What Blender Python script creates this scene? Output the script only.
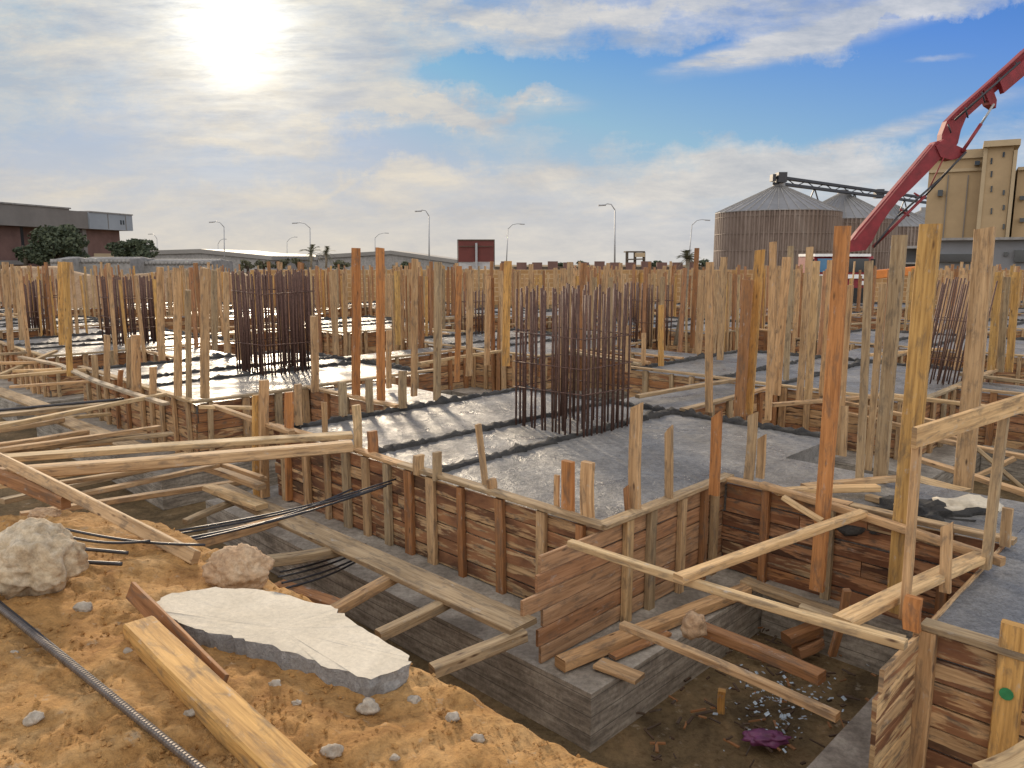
import bpy, math, random
from mathutils import Vector, Matrix, noise
random.seed(7)
R = math.radians
PI = math.pi
scene = bpy.context.scene
for o in list(bpy.data.objects): bpy.data.objects.remove(o)

# ------------------------------------------------------------------ camera
F = 768.0; PITCH = R(9.3); EYE = 1.95
cam_d = bpy.data.cameras.new('camera'); cam = bpy.data.objects.new('camera', cam_d)
scene.collection.objects.link(cam); scene.camera = cam
cam.location = (0, 0, EYE); cam.rotation_euler = (PI/2 - PITCH, 0, 0)
cam_d.sensor_width = 36; cam_d.lens = 27; cam_d.clip_end = 6000; cam_d.clip_start = 0.05
scene.view_settings.view_transform = 'Standard'; scene.view_settings.look = 'None'
scene.view_settings.exposure = 0.66; scene.view_settings.gamma = 1
scene.view_settings.use_curve_mapping = False

def ray(px, py):
    sx = (px-512)/F; sy = (384-py)/F
    return Vector((sx, math.cos(PITCH)+sy*math.sin(PITCH), -math.sin(PITCH)+sy*math.cos(PITCH)))
def P(px, py, z=0.0):
    r = ray(px, py); t = (z-EYE)/r.z
    return Vector((r.x*t, r.y*t, z))
def Q(px, py, Y):
    r = ray(px, py); t = Y/r.y
    return Vector((r.x*t, Y, EYE+r.z*t))
def depth(p): return p.y*math.cos(PITCH)+(EYE-p.z)*math.sin(PITCH)

# ------------------------------------------------------------------ sky and sun
SUN = ray(232, 28).normalized()
sun_el = math.asin(SUN.z); sun_az = math.atan2(SUN.x, SUN.y)
sd = bpy.data.lights.new('sun', 'SUN'); so = bpy.data.objects.new('sun', sd)
scene.collection.objects.link(so)
sd.energy = 2.9; sd.angle = R(8.0); sd.color = (1.0, 0.82, 0.60)
so.rotation_euler = SUN.to_track_quat('Z', 'Y').to_euler()
so.location = (0, 0, 30)

world = bpy.data.worlds.new('World'); scene.world = world; world.use_nodes = True
def make_sky():
    nt = world.node_tree; nt.nodes.clear(); N = nt.nodes.new; L = nt.links.new
    out = N('ShaderNodeOutputWorld'); bg = N('ShaderNodeBackground'); bg.inputs[1].default_value = 0.11
    L(bg.outputs[0], out.inputs[0])
    sky = N('ShaderNodeTexSky'); sky.sky_type = 'NISHITA'; sky.sun_disc = False
    sky.sun_elevation = sun_el; sky.sun_rotation = sun_az
    sky.air_density = 1.0; sky.dust_density = 0.15; sky.ozone_density = 2.5
    tc = N('ShaderNodeTexCoord'); sep = N('ShaderNodeSeparateXYZ'); L(tc.outputs['Generated'], sep.inputs[0])
    def M(op, a, b=None, c=None, clamp=False):
        n = N('ShaderNodeMath'); n.operation = op; n.use_clamp = clamp
        for i, s in enumerate((a, b, c)):
            if s is None: continue
            if isinstance(s, (int, float)): n.inputs[i].default_value = s
            else: L(s, n.inputs[i])
        return n.outputs[0]
    X, Y, Z = sep.outputs
    ya = M('MAXIMUM', M('ABSOLUTE', Y), 0.25)
    az = M('DIVIDE', X, ya); el = M('DIVIDE', Z, ya)
    comb = N('ShaderNodeCombineXYZ'); L(az, comb.inputs[0]); L(el, comb.inputs[1])
    zz = M('ADD', M('MAXIMUM', Z, 0.0), 0.16)
    c2 = N('ShaderNodeCombineXYZ'); L(M('DIVIDE', X, zz), c2.inputs[0]); L(M('DIVIDE', Y, zz), c2.inputs[1])
    def nz(vec, sc, det=8, rough=0.55, dist=0.0, stretch=(1, 1, 1), rot=0, loc=(0, 0, 0)):
        mp = N('ShaderNodeMapping'); L(vec, mp.inputs[0]); mp.inputs['Scale'].default_value = stretch
        mp.inputs['Rotation'].default_value = (0, 0, rot); mp.inputs['Location'].default_value = loc
        n = N('ShaderNodeTexNoise'); n.inputs['Scale'].default_value = sc; n.inputs['Detail'].default_value = det
        n.inputs['Roughness'].default_value = rough; n.inputs['Distortion'].default_value = dist
        L(mp.outputs[0], n.inputs['Vector']); return n.outputs[0]
    # warp the direction a little so that bank edges are ragged
    warp = N('ShaderNodeTexNoise'); warp.inputs['Scale'].default_value = 5; warp.inputs['Detail'].default_value = 11; warp.inputs['Roughness'].default_value = .65
    L(comb.outputs[0], warp.inputs['Vector'])
    ws = N('ShaderNodeVectorMath'); ws.operation = 'SUBTRACT'; L(warp.outputs[1], ws.inputs[0]); ws.inputs[1].default_value = (.5, .5, .5)
    wm = N('ShaderNodeVectorMath'); wm.operation = 'SCALE'; L(ws.outputs[0], wm.inputs[0]); wm.inputs['Scale'].default_value = 0.20
    wa = N('ShaderNodeVectorMath'); wa.operation = 'ADD'; L(comb.outputs[0], wa.inputs[0]); L(wm.outputs[0], wa.inputs[1])
    ws2 = N('ShaderNodeVectorMath'); ws2.operation = 'SCALE'; L(ws.outputs[0], ws2.inputs[0]); ws2.inputs['Scale'].default_value = 0.035
    wa2 = N('ShaderNodeVectorMath'); wa2.operation = 'ADD'; L(comb.outputs[0], wa2.inputs[0]); L(ws2.outputs[0], wa2.inputs[1])
    def ell(px, py, rx, ry, deg, inner=0.0, wa=wa):
        r = ray(px, py); mp = N('ShaderNodeMapping'); mp.vector_type = 'TEXTURE'
        mp.inputs['Location'].default_value = (r.x/r.y, r.z/r.y, 0); mp.inputs['Rotation'].default_value = (0, 0, R(deg))
        mp.inputs['Scale'].default_value = (rx/F, ry/F, 1); L(wa.outputs[0], mp.inputs[0])
        ln = N('ShaderNodeVectorMath'); ln.operation = 'LENGTH'; L(mp.outputs[0], ln.inputs[0])
        mr = N('ShaderNodeMapRange'); mr.interpolation_type = 'SMOOTHSTEP'
        mr.inputs['From Min'].default_value = inner; mr.inputs['From Max'].default_value = 1
        mr.inputs['To Min'].default_value = 1; mr.inputs['To Max'].default_value = 0
        L(ln.outputs[1] if ln.outputs[1].name == 'Value' else ln.outputs[0], mr.inputs[0]); return mr.outputs[0]
    d = nz(comb.outputs[0], 4.0, 13, 0.66, 0.25, (1, 3.0, 1), R(-14), (3.1, 1.2, 0))
    d2 = nz(comb.outputs[0], 15, 12, 0.7, 0.2, (1, 3.4, 1), R(-10), (7, 2, 0))
    dens = M('ADD', M('MULTIPLY', d, 1.5), M('MULTIPLY', d2, 1.1))
    dens = M('SUBTRACT', dens, 0.60)
    blue = [(760, 105, 420, 66, 8, 1.3), (930, 75, 260, 66, 16, 1.1), (600, 80, 260, 52, 3, 1.3), (1000, 20, 160, 26, 14, 1.0), (470, 85, 80, 30, 0, .9),
            (235, 168, 190, 30, 3, .6), (390, 150, 150, 26, 0, .8), (50, 130, 220, 40, 0, .55), (1010, 120, 170, 60, 20, .45),
            (340, 185, 90, 14, -15, .4), (560, 195, 200, 22, 0, .25)]
    for px, py, rx, ry, dg, k in blue: dens = M('SUBTRACT', dens, M('MULTIPLY', ell(px, py, rx, ry, dg), k))
    white = [(560, 10, 300, 18, 2, .45), (545, 106, 60, 15, 0, .9), (400, 118, 130, 13, -3, .7), (230, 30, 240, 120, 0, .55), (640, 175, 520, 55, 4, .35), (430, 100, 120, 30, 0, .3)]
    for px, py, rx, ry, dg, k in white: dens = M('ADD', dens, M('MULTIPLY', ell(px, py, rx, ry, dg, .2), k))
    stx = nz(comb.outputs[0], 26, 10, 0.7, 0.1, (.35, 2.2, 1), R(-16), (4, 4, 0))
    stm = N('ShaderNodeMapRange'); L(stx, stm.inputs[0]); stm.inputs['From Min'].default_value = .34; stm.inputs['From Max'].default_value = .62
    dens = M('MAXIMUM', dens, 0)
    for px, py, rx, ry, dg, k in [(760, 52, 115, 18, 14, 1.1), (860, 26, 160, 22, 15, 1.1), (700, 64, 60, 9, 10, .9), (440, 122, 150, 9, 3, .7), (330, 96, 140, 10, 5, .7), (545, 105, 60, 13, 0, .9), (240, 145, 180, 8, -6, .5), (120, 180, 220, 9, 10, .45),
                                  (820, 150, 260, 14, 14, .5), (600, 168, 200, 9, 6, .4), (930, 118, 150, 10, 16, .5), (940, 60, 40, 4, 3, .5), (350, 182, 60, 4, 30, .5)]:
        dens = M('ADD', dens, M('MULTIPLY', M('MULTIPLY', ell(px, py, rx, ry, dg, .1, wa2), M('ADD', M('MULTIPLY', stm.outputs[0], .75), .25)), k))
    dens = M('MULTIPLY', M('MINIMUM', M('MAXIMUM', dens, 0), 1), .92)
    # near the horizon everything is milky
    hz = N('ShaderNodeMapRange'); hz.interpolation_type = 'SMOOTHSTEP'; L(Z, hz.inputs[0])
    hz.inputs['From Min'].default_value = 0.0; hz.inputs['From Max'].default_value = 0.14
    hz.inputs['To Min'].default_value = 0.9; hz.inputs['To Max'].default_value = 0.0
    dens = M('MAXIMUM', dens, hz.outputs[0])
    # cloud brightness: thin veil forward-scatters towards the sun
    dp = N('ShaderNodeVectorMath'); dp.operation = 'DOT_PRODUCT'; L(tc.outputs['Generated'], dp.inputs[0]); dp.inputs[1].default_value = SUN
    dot = M('MAXIMUM', dp.outputs['Value'], 0.0)
    wide = M('POWER', dot, 5); tight = M('POWER', dot, 130); core = M('POWER', dot, 1000)
    sh = nz(comb.outputs[0], 7, 13, 0.68, 0.2, (1, 3.2, 1), R(-8), (1, 9, 0))
    shade = N('ShaderNodeMapRange'); L(sh, shade.inputs[0]); shade.inputs['From Min'].default_value = .36; shade.inputs['From Max'].default_value = .66
    shade.inputs['To Min'].default_value = .0; shade.inputs['To Max'].default_value = 1.0
    warm = N('ShaderNodeMix'); warm.data_type = 'RGBA'; L(M('MULTIPLY', wide, 1.0, clamp=True), warm.inputs[0])
    warm.inputs[6].default_value = (4.2, 4.3, 4.6, 1); warm.inputs[7].default_value = (4.5, 4.15, 3.5, 1)
    # unseen clouds behind the camera, boosted as added fill light for the foreground
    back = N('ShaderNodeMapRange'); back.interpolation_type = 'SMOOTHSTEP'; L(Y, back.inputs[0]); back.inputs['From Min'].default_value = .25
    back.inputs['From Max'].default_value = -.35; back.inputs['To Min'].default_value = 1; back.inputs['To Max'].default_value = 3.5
    thin = N('ShaderNodeMix'); thin.data_type = 'RGBA'; L(shade.outputs[0], thin.inputs[0]); thin.inputs[6].default_value = (2.35, 2.65, 3.15, 1); L(warm.outputs[2], thin.inputs[7])
    wb = N('ShaderNodeMapRange'); L(Y, wb.inputs[0]); wb.inputs['From Min'].default_value = .2; wb.inputs['From Max'].default_value = -.2
    tb_ = N('ShaderNodeMix'); tb_.data_type = 'RGBA'; tb_.blend_type = 'MULTIPLY'; L(wb.outputs[0], tb_.inputs[0]); L(thin.outputs[2], tb_.inputs[6]); tb_.inputs[7].default_value = (1.1, .97, .80, 1)  # warm tint for the added fill from behind the camera
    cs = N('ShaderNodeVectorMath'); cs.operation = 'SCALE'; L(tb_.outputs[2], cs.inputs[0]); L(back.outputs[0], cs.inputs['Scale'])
    skys = N('ShaderNodeVectorMath'); skys.operation = 'MULTIPLY'; L(sky.outputs[0], skys.inputs[0]); skys.inputs[1].default_value = SKYMUL; _ = 0
    smn = N('ShaderNodeVectorMath'); smn.operation = 'MINIMUM'; L(skys.outputs[0], smn.inputs[0]); smn.inputs[1].default_value = (1.5, 2.5, 4.0)
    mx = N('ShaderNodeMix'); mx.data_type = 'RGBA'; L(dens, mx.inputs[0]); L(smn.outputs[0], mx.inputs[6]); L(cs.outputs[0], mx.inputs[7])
    hw = N('ShaderNodeMapRange'); hw.interpolation_type = 'SMOOTHSTEP'; L(Z, hw.inputs[0]); hw.inputs['From Min'].default_value = .02; hw.inputs['From Max'].default_value = .34
    hw.inputs['To Min'].default_value = .6; hw.inputs['To Max'].default_value = 0
    side = M('MULTIPLY', hw.outputs[0], M('ADD', M('MULTIPLY', M('POWER', dot, 3), .65), .15))
    wm2 = N('ShaderNodeMix'); wm2.data_type = 'RGBA'; L(side, wm2.inputs[0]); L(mx.outputs[2], wm2.inputs[6]); wm2.inputs[7].default_value = (4.9, 4.15, 3.1, 1); mx = wm2
    gl = M('MULTIPLY', M('ADD', M('MULTIPLY', tight, 1.7), M('MULTIPLY', core, 9.0)), M('ADD', .35, M('MULTIPLY', stm.outputs[0], .95)))
    gv = N('ShaderNodeVectorMath'); gv.operation = 'SCALE'; gv.inputs[0].default_value = (1.0, .93, .76); L(gl, gv.inputs['Scale'])
    ad = N('ShaderNodeVectorMath'); ad.operation = 'ADD'; L(mx.outputs[2], ad.inputs[0]); L(gv.outputs[0], ad.inputs[1])
    L(ad.outputs[0], bg.inputs[0])
SKYMUL = (0.19, 0.40, 0.74)
make_sky()

# ------------------------------------------------------------------ materials
MATS = {}
def new_mat(name):
    m = bpy.data.materials.new(name); m.use_nodes = True; MATS[name] = m
    nt = m.node_tree; b = nt.nodes['Principled BSDF']
    return m, nt, b
def ramp(nt, src, stops):
    r = nt.nodes.new('ShaderNodeValToRGB'); nt.links.new(src, r.inputs[0])
    e = r.color_ramp.elements
    while len(e) > 1: e.remove(e[-1])
    e[0].position = stops[0][0]; e[0].color = (*stops[0][1], 1)
    for p, c in stops[1:]:
        x = e.new(p); x.color = (*c, 1)
    return r.outputs[0]
def tex(nt, vec, scale, det=6, rough=.6, dist=0, stretch=(1, 1, 1), kind='noise', rot=(0, 0, 0)):
    mp = nt.nodes.new('ShaderNodeMapping'); nt.links.new(vec, mp.inputs[0]); mp.inputs['Scale'].default_value = stretch
    mp.inputs['Rotation'].default_value = rot
    if kind == 'noise':
        n = nt.nodes.new('ShaderNodeTexNoise'); n.inputs['Detail'].default_value = det; n.inputs['Roughness'].default_value = rough
        n.inputs['Distortion'].default_value = dist; o = n.outputs[0]
    else:
        n = nt.nodes.new('ShaderNodeTexVoronoi'); o = n.outputs['Distance']
    n.inputs['Scale'].default_value = scale; nt.links.new(mp.outputs[0], n.inputs['Vector']); return o
def mixc(nt, fac, a, b, mode='MIX'):
    m = nt.nodes.new('ShaderNodeMix'); m.data_type = 'RGBA'; m.blend_type = mode
    for s, i in ((fac, 0), (a, 6), (b, 7)):
        if isinstance(s, (int, float)): m.inputs[i].default_value = s
        elif isinstance(s, tuple): m.inputs[i].default_value = (*s, 1)
        else: nt.links.new(s, m.inputs[i])
    return m.outputs[2]
def mrange(nt, s, a, b, c, d):
    m = nt.nodes.new('ShaderNodeMapRange'); nt.links.new(s, m.inputs[0])
    for i, v in zip((1, 2, 3, 4), (a, b, c, d)): m.inputs[i].default_value = v
    return m.outputs[0]
def bump(nt, b, h, strength=.4, dist=.01, prev=None):
    n = nt.nodes.new('ShaderNodeBump'); n.inputs['Strength'].default_value = strength; n.inputs['Distance'].default_value = dist
    nt.links.new(h, n.inputs['Height'])
    if prev: nt.links.new(prev, n.inputs['Normal'])
    nt.links.new(n.outputs[0], b.inputs['Normal']); return n.outputs[0]
def math_n(nt, op, a, b):
    m = nt.nodes.new('ShaderNodeMath'); m.operation = op; m.use_clamp = False
    for i, s in enumerate((a, b)):
        if isinstance(s, (int, float)): m.inputs[i].default_value = s
        else: nt.links.new(s, m.inputs[i])
    return m.outputs[0]

def wood(name, stain=0.0, dirt=0.35):
    m, nt, b = new_mat(name)
    uv = nt.nodes.new('ShaderNodeUVMap').outputs[0]
    at = nt.nodes.new('ShaderNodeAttribute'); at.attribute_name = 'tint'; tint = at.outputs['Color']
    g = tex(nt, uv, 1, 6, .6, .3, (3.0, 55, 1))
    g2 = tex(nt, uv, 1, 4, .6, .35, (1.0, 14, 1))
    gc = ramp(nt, g, [(.3, (.62, .56, .5)), (.5, (.95, .93, .9)), (.72, (1.18, 1.18, 1.16))])
    c = mixc(nt, 1, tint, gc, 'MULTIPLY')
    gc2 = ramp(nt, g2, [(.32, (.66, .6, .54)), (.55, (1.05, 1.03, 1.0)), (.7, (1.15, 1.15, 1.15))])
    c = mixc(nt, .8, c, gc2, 'MULTIPLY')
    # knots
    v = tex(nt, uv, 1, stretch=(3.0, 11, 1), kind='vor')
    k = mrange(nt, v, .04, .13, 1, 0)
    c = mixc(nt, k, c, (.10, .055, .03))
    # grime and cement splashes
    d = tex(nt, uv, 1, 8, .65, .5, (5, 16, 1))
    df = mrange(nt, d, .50, .64, 0, dirt)
    c = mixc(nt, df, c, (.10, .085, .07))
    e = tex(nt, uv, 1, 7, .7, .2, (7, 14, 1), rot=(0, 0, .3))
    ef = mrange(nt, e, .60, .70, 0, .6)
    c = mixc(nt, ef, c, (.42, .41, .38))
    if stain:
        s = tex(nt, uv, 1, 6, .6, .35, (1.7, 13, 1))
        sf = mrange(nt, s, .645-stain*.2, .69-stain*.2, 0, .88)
        s2 = tex(nt, uv, 1, 5, .6, .6, (1.1, 2.4, 1))
        sc = ramp(nt, s2, [(.35, (.04, .02, .014)), (.48, (.15, .062, .032)), (.66, (.34, .16, .075))])
        c = mixc(nt, sf, c, sc)
    nt.links.new(c, b.inputs['Base Color'])
    b.inputs['Roughness'].default_value = .78; b.inputs['Specular IOR Level'].default_value = .25
    bump(nt, b, math_n(nt, 'ADD', g, math_n(nt, 'MULTIPLY', d, .6)), .5, .004)
    return m
wood('wood', 0, .55); wood('form_wood', 0.55, .8); wood('stained_wood', 0.92, .9)

def concrete(name, lo, hi, wet=0.0, scale=1.0, lines=False, bstr=.5, soft=.85):
    m, nt, b = new_mat(name)
    pos = nt.nodes.new('ShaderNodeTexCoord').outputs['Object']
    a = tex(nt, pos, 1.3*scale, 9, .65, .6); f = tex(nt, pos, 18*scale, 8, .7)
    c = ramp(nt, a, [(.3, lo), (.7, hi)])
    fc = ramp(nt, f, [(.3, (.55, .55, .55)), (.6, (1.08, 1.08, 1.08))])
    c = mixc(nt, soft, c, fc, 'MULTIPLY')
    if wet:
        fl = tex(nt, pos, 70, 5, .8); c = mixc(nt, .8, c, ramp(nt, fl, [(.36, (.45, .44, .43)), (.5, (.95, .95, .95)), (.66, (1.35, 1.33, 1.3))]), 'MULTIPLY')
    if lines:
        sep = nt.nodes.new('ShaderNodeSeparateXYZ'); nt.links.new(pos, sep.inputs[0])
        w = nt.nodes.new('ShaderNodeTexNoise'); w.noise_dimensions = '1D'; w.inputs['Scale'].default_value = 9; w.inputs['Detail'].default_value = 1
        nt.links.new(sep.outputs[2], w.inputs['W'])
        st = tex(nt, pos, 3, 6, .6, .2, (1, 1, 9))
        c = mixc(nt, .8, c, ramp(nt, st, [(.38, (.5, .48, .45)), (.6, (1.15, 1.15, 1.12))]), 'MULTIPLY')
        fr = nt.nodes.new('ShaderNodeMath'); fr.operation = 'FRACT'; nt.links.new(math_n(nt, 'MULTIPLY', sep.outputs[2], 7.7), fr.inputs[0])
        ln = mrange(nt, fr.outputs[0], 0, .07, 1, 0); c = mixc(nt, ln, c, (.05, .046, .04))
    nt.links.new(c, b.inputs['Base Color'])
    r = tex(nt, pos, 2.2*scale, 8, .7, .4)
    if wet: b.inputs['Specular IOR Level'].default_value = .36; nt.links.new(mrange(nt, r, .36, .62, .2, .66), b.inputs['Roughness'])
    else: b.inputs['Roughness'].default_value = .88
    n1 = bump(nt, b, tex(nt, pos, 6*scale, 8, .7, .5), bstr, .03)
    bump(nt, b, tex(nt, pos, 45*scale, 4, .7), bstr, .006, n1)
    return m
concrete('slab_concrete', (.125, .12, .112), (.32, .31, .29), 1, 1.0, bstr=.9)
concrete('wet_concrete', (.14, .145, .15), (.25, .255, .26), 1, 1.2, bstr=.5)
concrete('plinth_concrete', (.26, .23, .19), (.46, .42, .36), 0, 1.4, lines=True)
concrete('rubble_white', (.56, .49, .37), (.72, .64, .50), 0, 2.5, bstr=.25, soft=.35)
concrete('rubble_broken', (.28, .28, .28), (.50, .49, .47), 0, 3.5, bstr=1)
concrete('far_concrete', (.24, .23, .22), (.34, .33, .31), 0, .1, bstr=.1)
concrete('dirty_mortar', (.018, .018, .018), (.085, .08, .072), 0, 3, bstr=1)

def simple(name, col, rough=.6, metal=0, var=.15, scale=3, spec=.5):
    m, nt, b = new_mat(name)
    pos = nt.nodes.new('ShaderNodeTexCoord').outputs['Object']
    n = tex(nt, pos, scale, 7, .65)
    lo = tuple(c*(1-var) for c in col); hi = tuple(min(1, c*(1+var)) for c in col)
    nt.links.new(ramp(nt, n, [(.3, lo), (.7, hi)]), b.inputs['Base Color'])
    b.inputs['Roughness'].default_value = rough; b.inputs['Metallic'].default_value = metal
    b.inputs['Specular IOR Level'].default_value = spec
    return m
simple('rust_steel', (.12, .066, .05), .65, .3, .45, 30)
simple('dark_steel', (.05, .05, .055), .5, .5, .3, 20)
simple('bright_rebar', (.16, .135, .115), .42, .7, .35, 25)
simple('galvanised', (.27, .265, .26), .5, .4, .15, .3)
simple('lamp_grey', (.34, .35, .36), .5, .3, .1)
simple('boom_red', (.20, .016, .022), .6, 0, .3, 2.5)
simple('boom_pale', (.36, .11, .10), .5, 0, .25, 2.5)
simple('orange_paint', (.62, .20, .03), .5, 0, .15)
simple('white_paint', (.72, .72, .70), .5, 0, .08)
simple('blue_glass', (.05, .16, .28), .12, 0, .2, 1)
simple('dark_glass', (.02, .025, .03), .1, 0, .2, 1)
simple('black_rubber', (.02, .02, .02), .8, 0, .3)
simple('billboard_red', (.12, .026, .02), .7, 0, .2, 1)
simple('billboard_grey', (.42, .42, .42), .7, 0, .2, 1)
simple('beige_render', (.37, .27, .155), .9, 0, .12, .25)
simple('beige_trim', (.41, .32, .20), .9, 0, .1, .25)
simple('grey_render', (.20, .205, .215), .9, 0, .12, .3)
simple('brick_dark', (.15, .085, .07), .9, 0, .25, .6)
simple('fascia_grey', (.19, .175, .16), .85, 0, .15, .3)
simple('fascia_pale', (.28, .31, .34), .8, 0, .1, .3)
simple('shed_roof', (.22, .21, .195), .7, 0, .12, .1)
simple('purple_plastic', (.17, .05, .13), .45, 0, .4, 14)
simple('plastic_scraps', (.36, .44, .50), .4, 0, .5, 14)
simple('green_paint', (.03, .22, .08), .6, 0, .3, 20)
simple('palm_trunk', (.30, .25, .18), .9, 0, .3, 20)
simple('bark', (.09, .07, .05), .9, 0, .3, 5)

def leafmat(name, a, c):
    m, nt, b = new_mat(name)
    g = nt.nodes.new('ShaderNodeNewGeometry')
    nt.links.new(ramp(nt, g.outputs['Random Per Island'], [(0, a), (1, c)]), b.inputs['Base Color'])
    b.inputs['Roughness'].default_value = .7; return m
leafmat('leaf_dark', (.025, .04, .02), (.07, .085, .04)); leafmat('leaf_dry', (.06, .07, .035), (.13, .12, .065))

# corrugated silo sheeting
m, nt, b = new_mat('silo_sheet')
pos = nt.nodes.new('ShaderNodeTexCoord').outputs['Object']
n = tex(nt, pos, .25, 8, .7, .5, (1, 1, .35))
nt.links.new(ramp(nt, n, [(.3, (.17, .125, .10)), (.55, (.25, .195, .16)), (.75, (.34, .29, .25))]), b.inputs['Base Color'])
b.inputs['Roughness'].default_value = .6; b.inputs['Metallic'].default_value = .25

# sandy soil
def soil(name, stops, wetf=0):
    m, nt, b = new_mat(name)
    pos = nt.nodes.new('ShaderNodeNewGeometry').outputs['Position']
    a = tex(nt, pos, 1.6, 9, .65, .8); f = tex(nt, pos, 22, 8, .75, .2); p = tex(nt, pos, 70, kind='vor')
    c = ramp(nt, a, stops)
    c = mixc(nt, .9, c, ramp(nt, f, [(.3, (.5, .45, .4)), (.5, (.95, .95, .95)), (.68, (1.25, 1.22, 1.15))]), 'MULTIPLY')
    c = mixc(nt, mrange(nt, tex(nt, pos, 9, 8, .7), .60, .68, 0, .55), c, (.42, .36, .27))
    nt.links.new(c, b.inputs['Base Color']); b.inputs['Roughness'].default_value = .95
    b.inputs['Specular IOR Level'].default_value = .15
    n1 = bump(nt, b, f, .8, .025); bump(nt, b, p, .35, .008, n1)
    return m
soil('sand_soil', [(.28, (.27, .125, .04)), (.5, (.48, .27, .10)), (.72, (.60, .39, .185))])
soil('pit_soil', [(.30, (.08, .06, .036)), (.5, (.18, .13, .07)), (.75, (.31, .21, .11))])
soil('bank_soil', [(.28, (.22, .14, .085)), (.5, (.34, .23, .14)), (.72, (.42, .31, .20))])
# rocks
def rockmat(name, stops):
    m, nt, b = new_mat(name)
    pos = nt.nodes.new('ShaderNodeTexCoord').outputs['Object']
    a = tex(nt, pos, 5, 9, .7, .9); f = tex(nt, pos, 30, 7, .75)
    c = mixc(nt, .8, ramp(nt, a, stops), ramp(nt, f, [(.3, (.5, .47, .43)), (.6, (1.15, 1.14, 1.1))]), 'MULTIPLY')
    nt.links.new(c, b.inputs['Base Color']); b.inputs['Roughness'].default_value = .92
    n1 = bump(nt, b, a, .6, .03); bump(nt, b, f, .6, .012, n1); return m
rockmat('limestone', [(.3, (.30, .18, .09)), (.48, (.50, .40, .27)), (.7, (.68, .61, .49))])
rockmat('sandstone', [(.3, (.36, .22, .12)), (.5, (.50, .35, .22)), (.7, (.60, .48, .34))])
rockmat('pebble', [(.3, (.32, .26, .19)), (.7, (.52, .48, .42))])
# block wall
m, nt, b = new_mat('yellow_blocks')
uv = nt.nodes.new('ShaderNodeUVMap').outputs[0]
br = nt.nodes.new('ShaderNodeTexBrick'); nt.links.new(uv, br.inputs[0]); br.inputs['Scale'].default_value = 1
br.inputs['Color1'].default_value = (.36, .21, .085, 1); br.inputs['Color2'].default_value = (.44, .27, .12, 1); br.inputs['Mortar'].default_value = (.56, .40, .23, 1)
br.inputs['Mortar Size'].default_value = .022; br.inputs['Brick Width'].default_value = .5; br.inputs['Row Height'].default_value = .26
br.inputs['Mortar Smooth'].default_value = .3
n = tex(nt, uv, .5, 8, .7); c = mixc(nt, .7, br.outputs[0], ramp(nt, n, [(.3, (.6, .55, .5)), (.65, (1.1, 1.1, 1.1))]), 'MULTIPLY')
nt.links.new(c, b.inputs['Base Color']); b.inputs['Roughness'].default_value = .9

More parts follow.
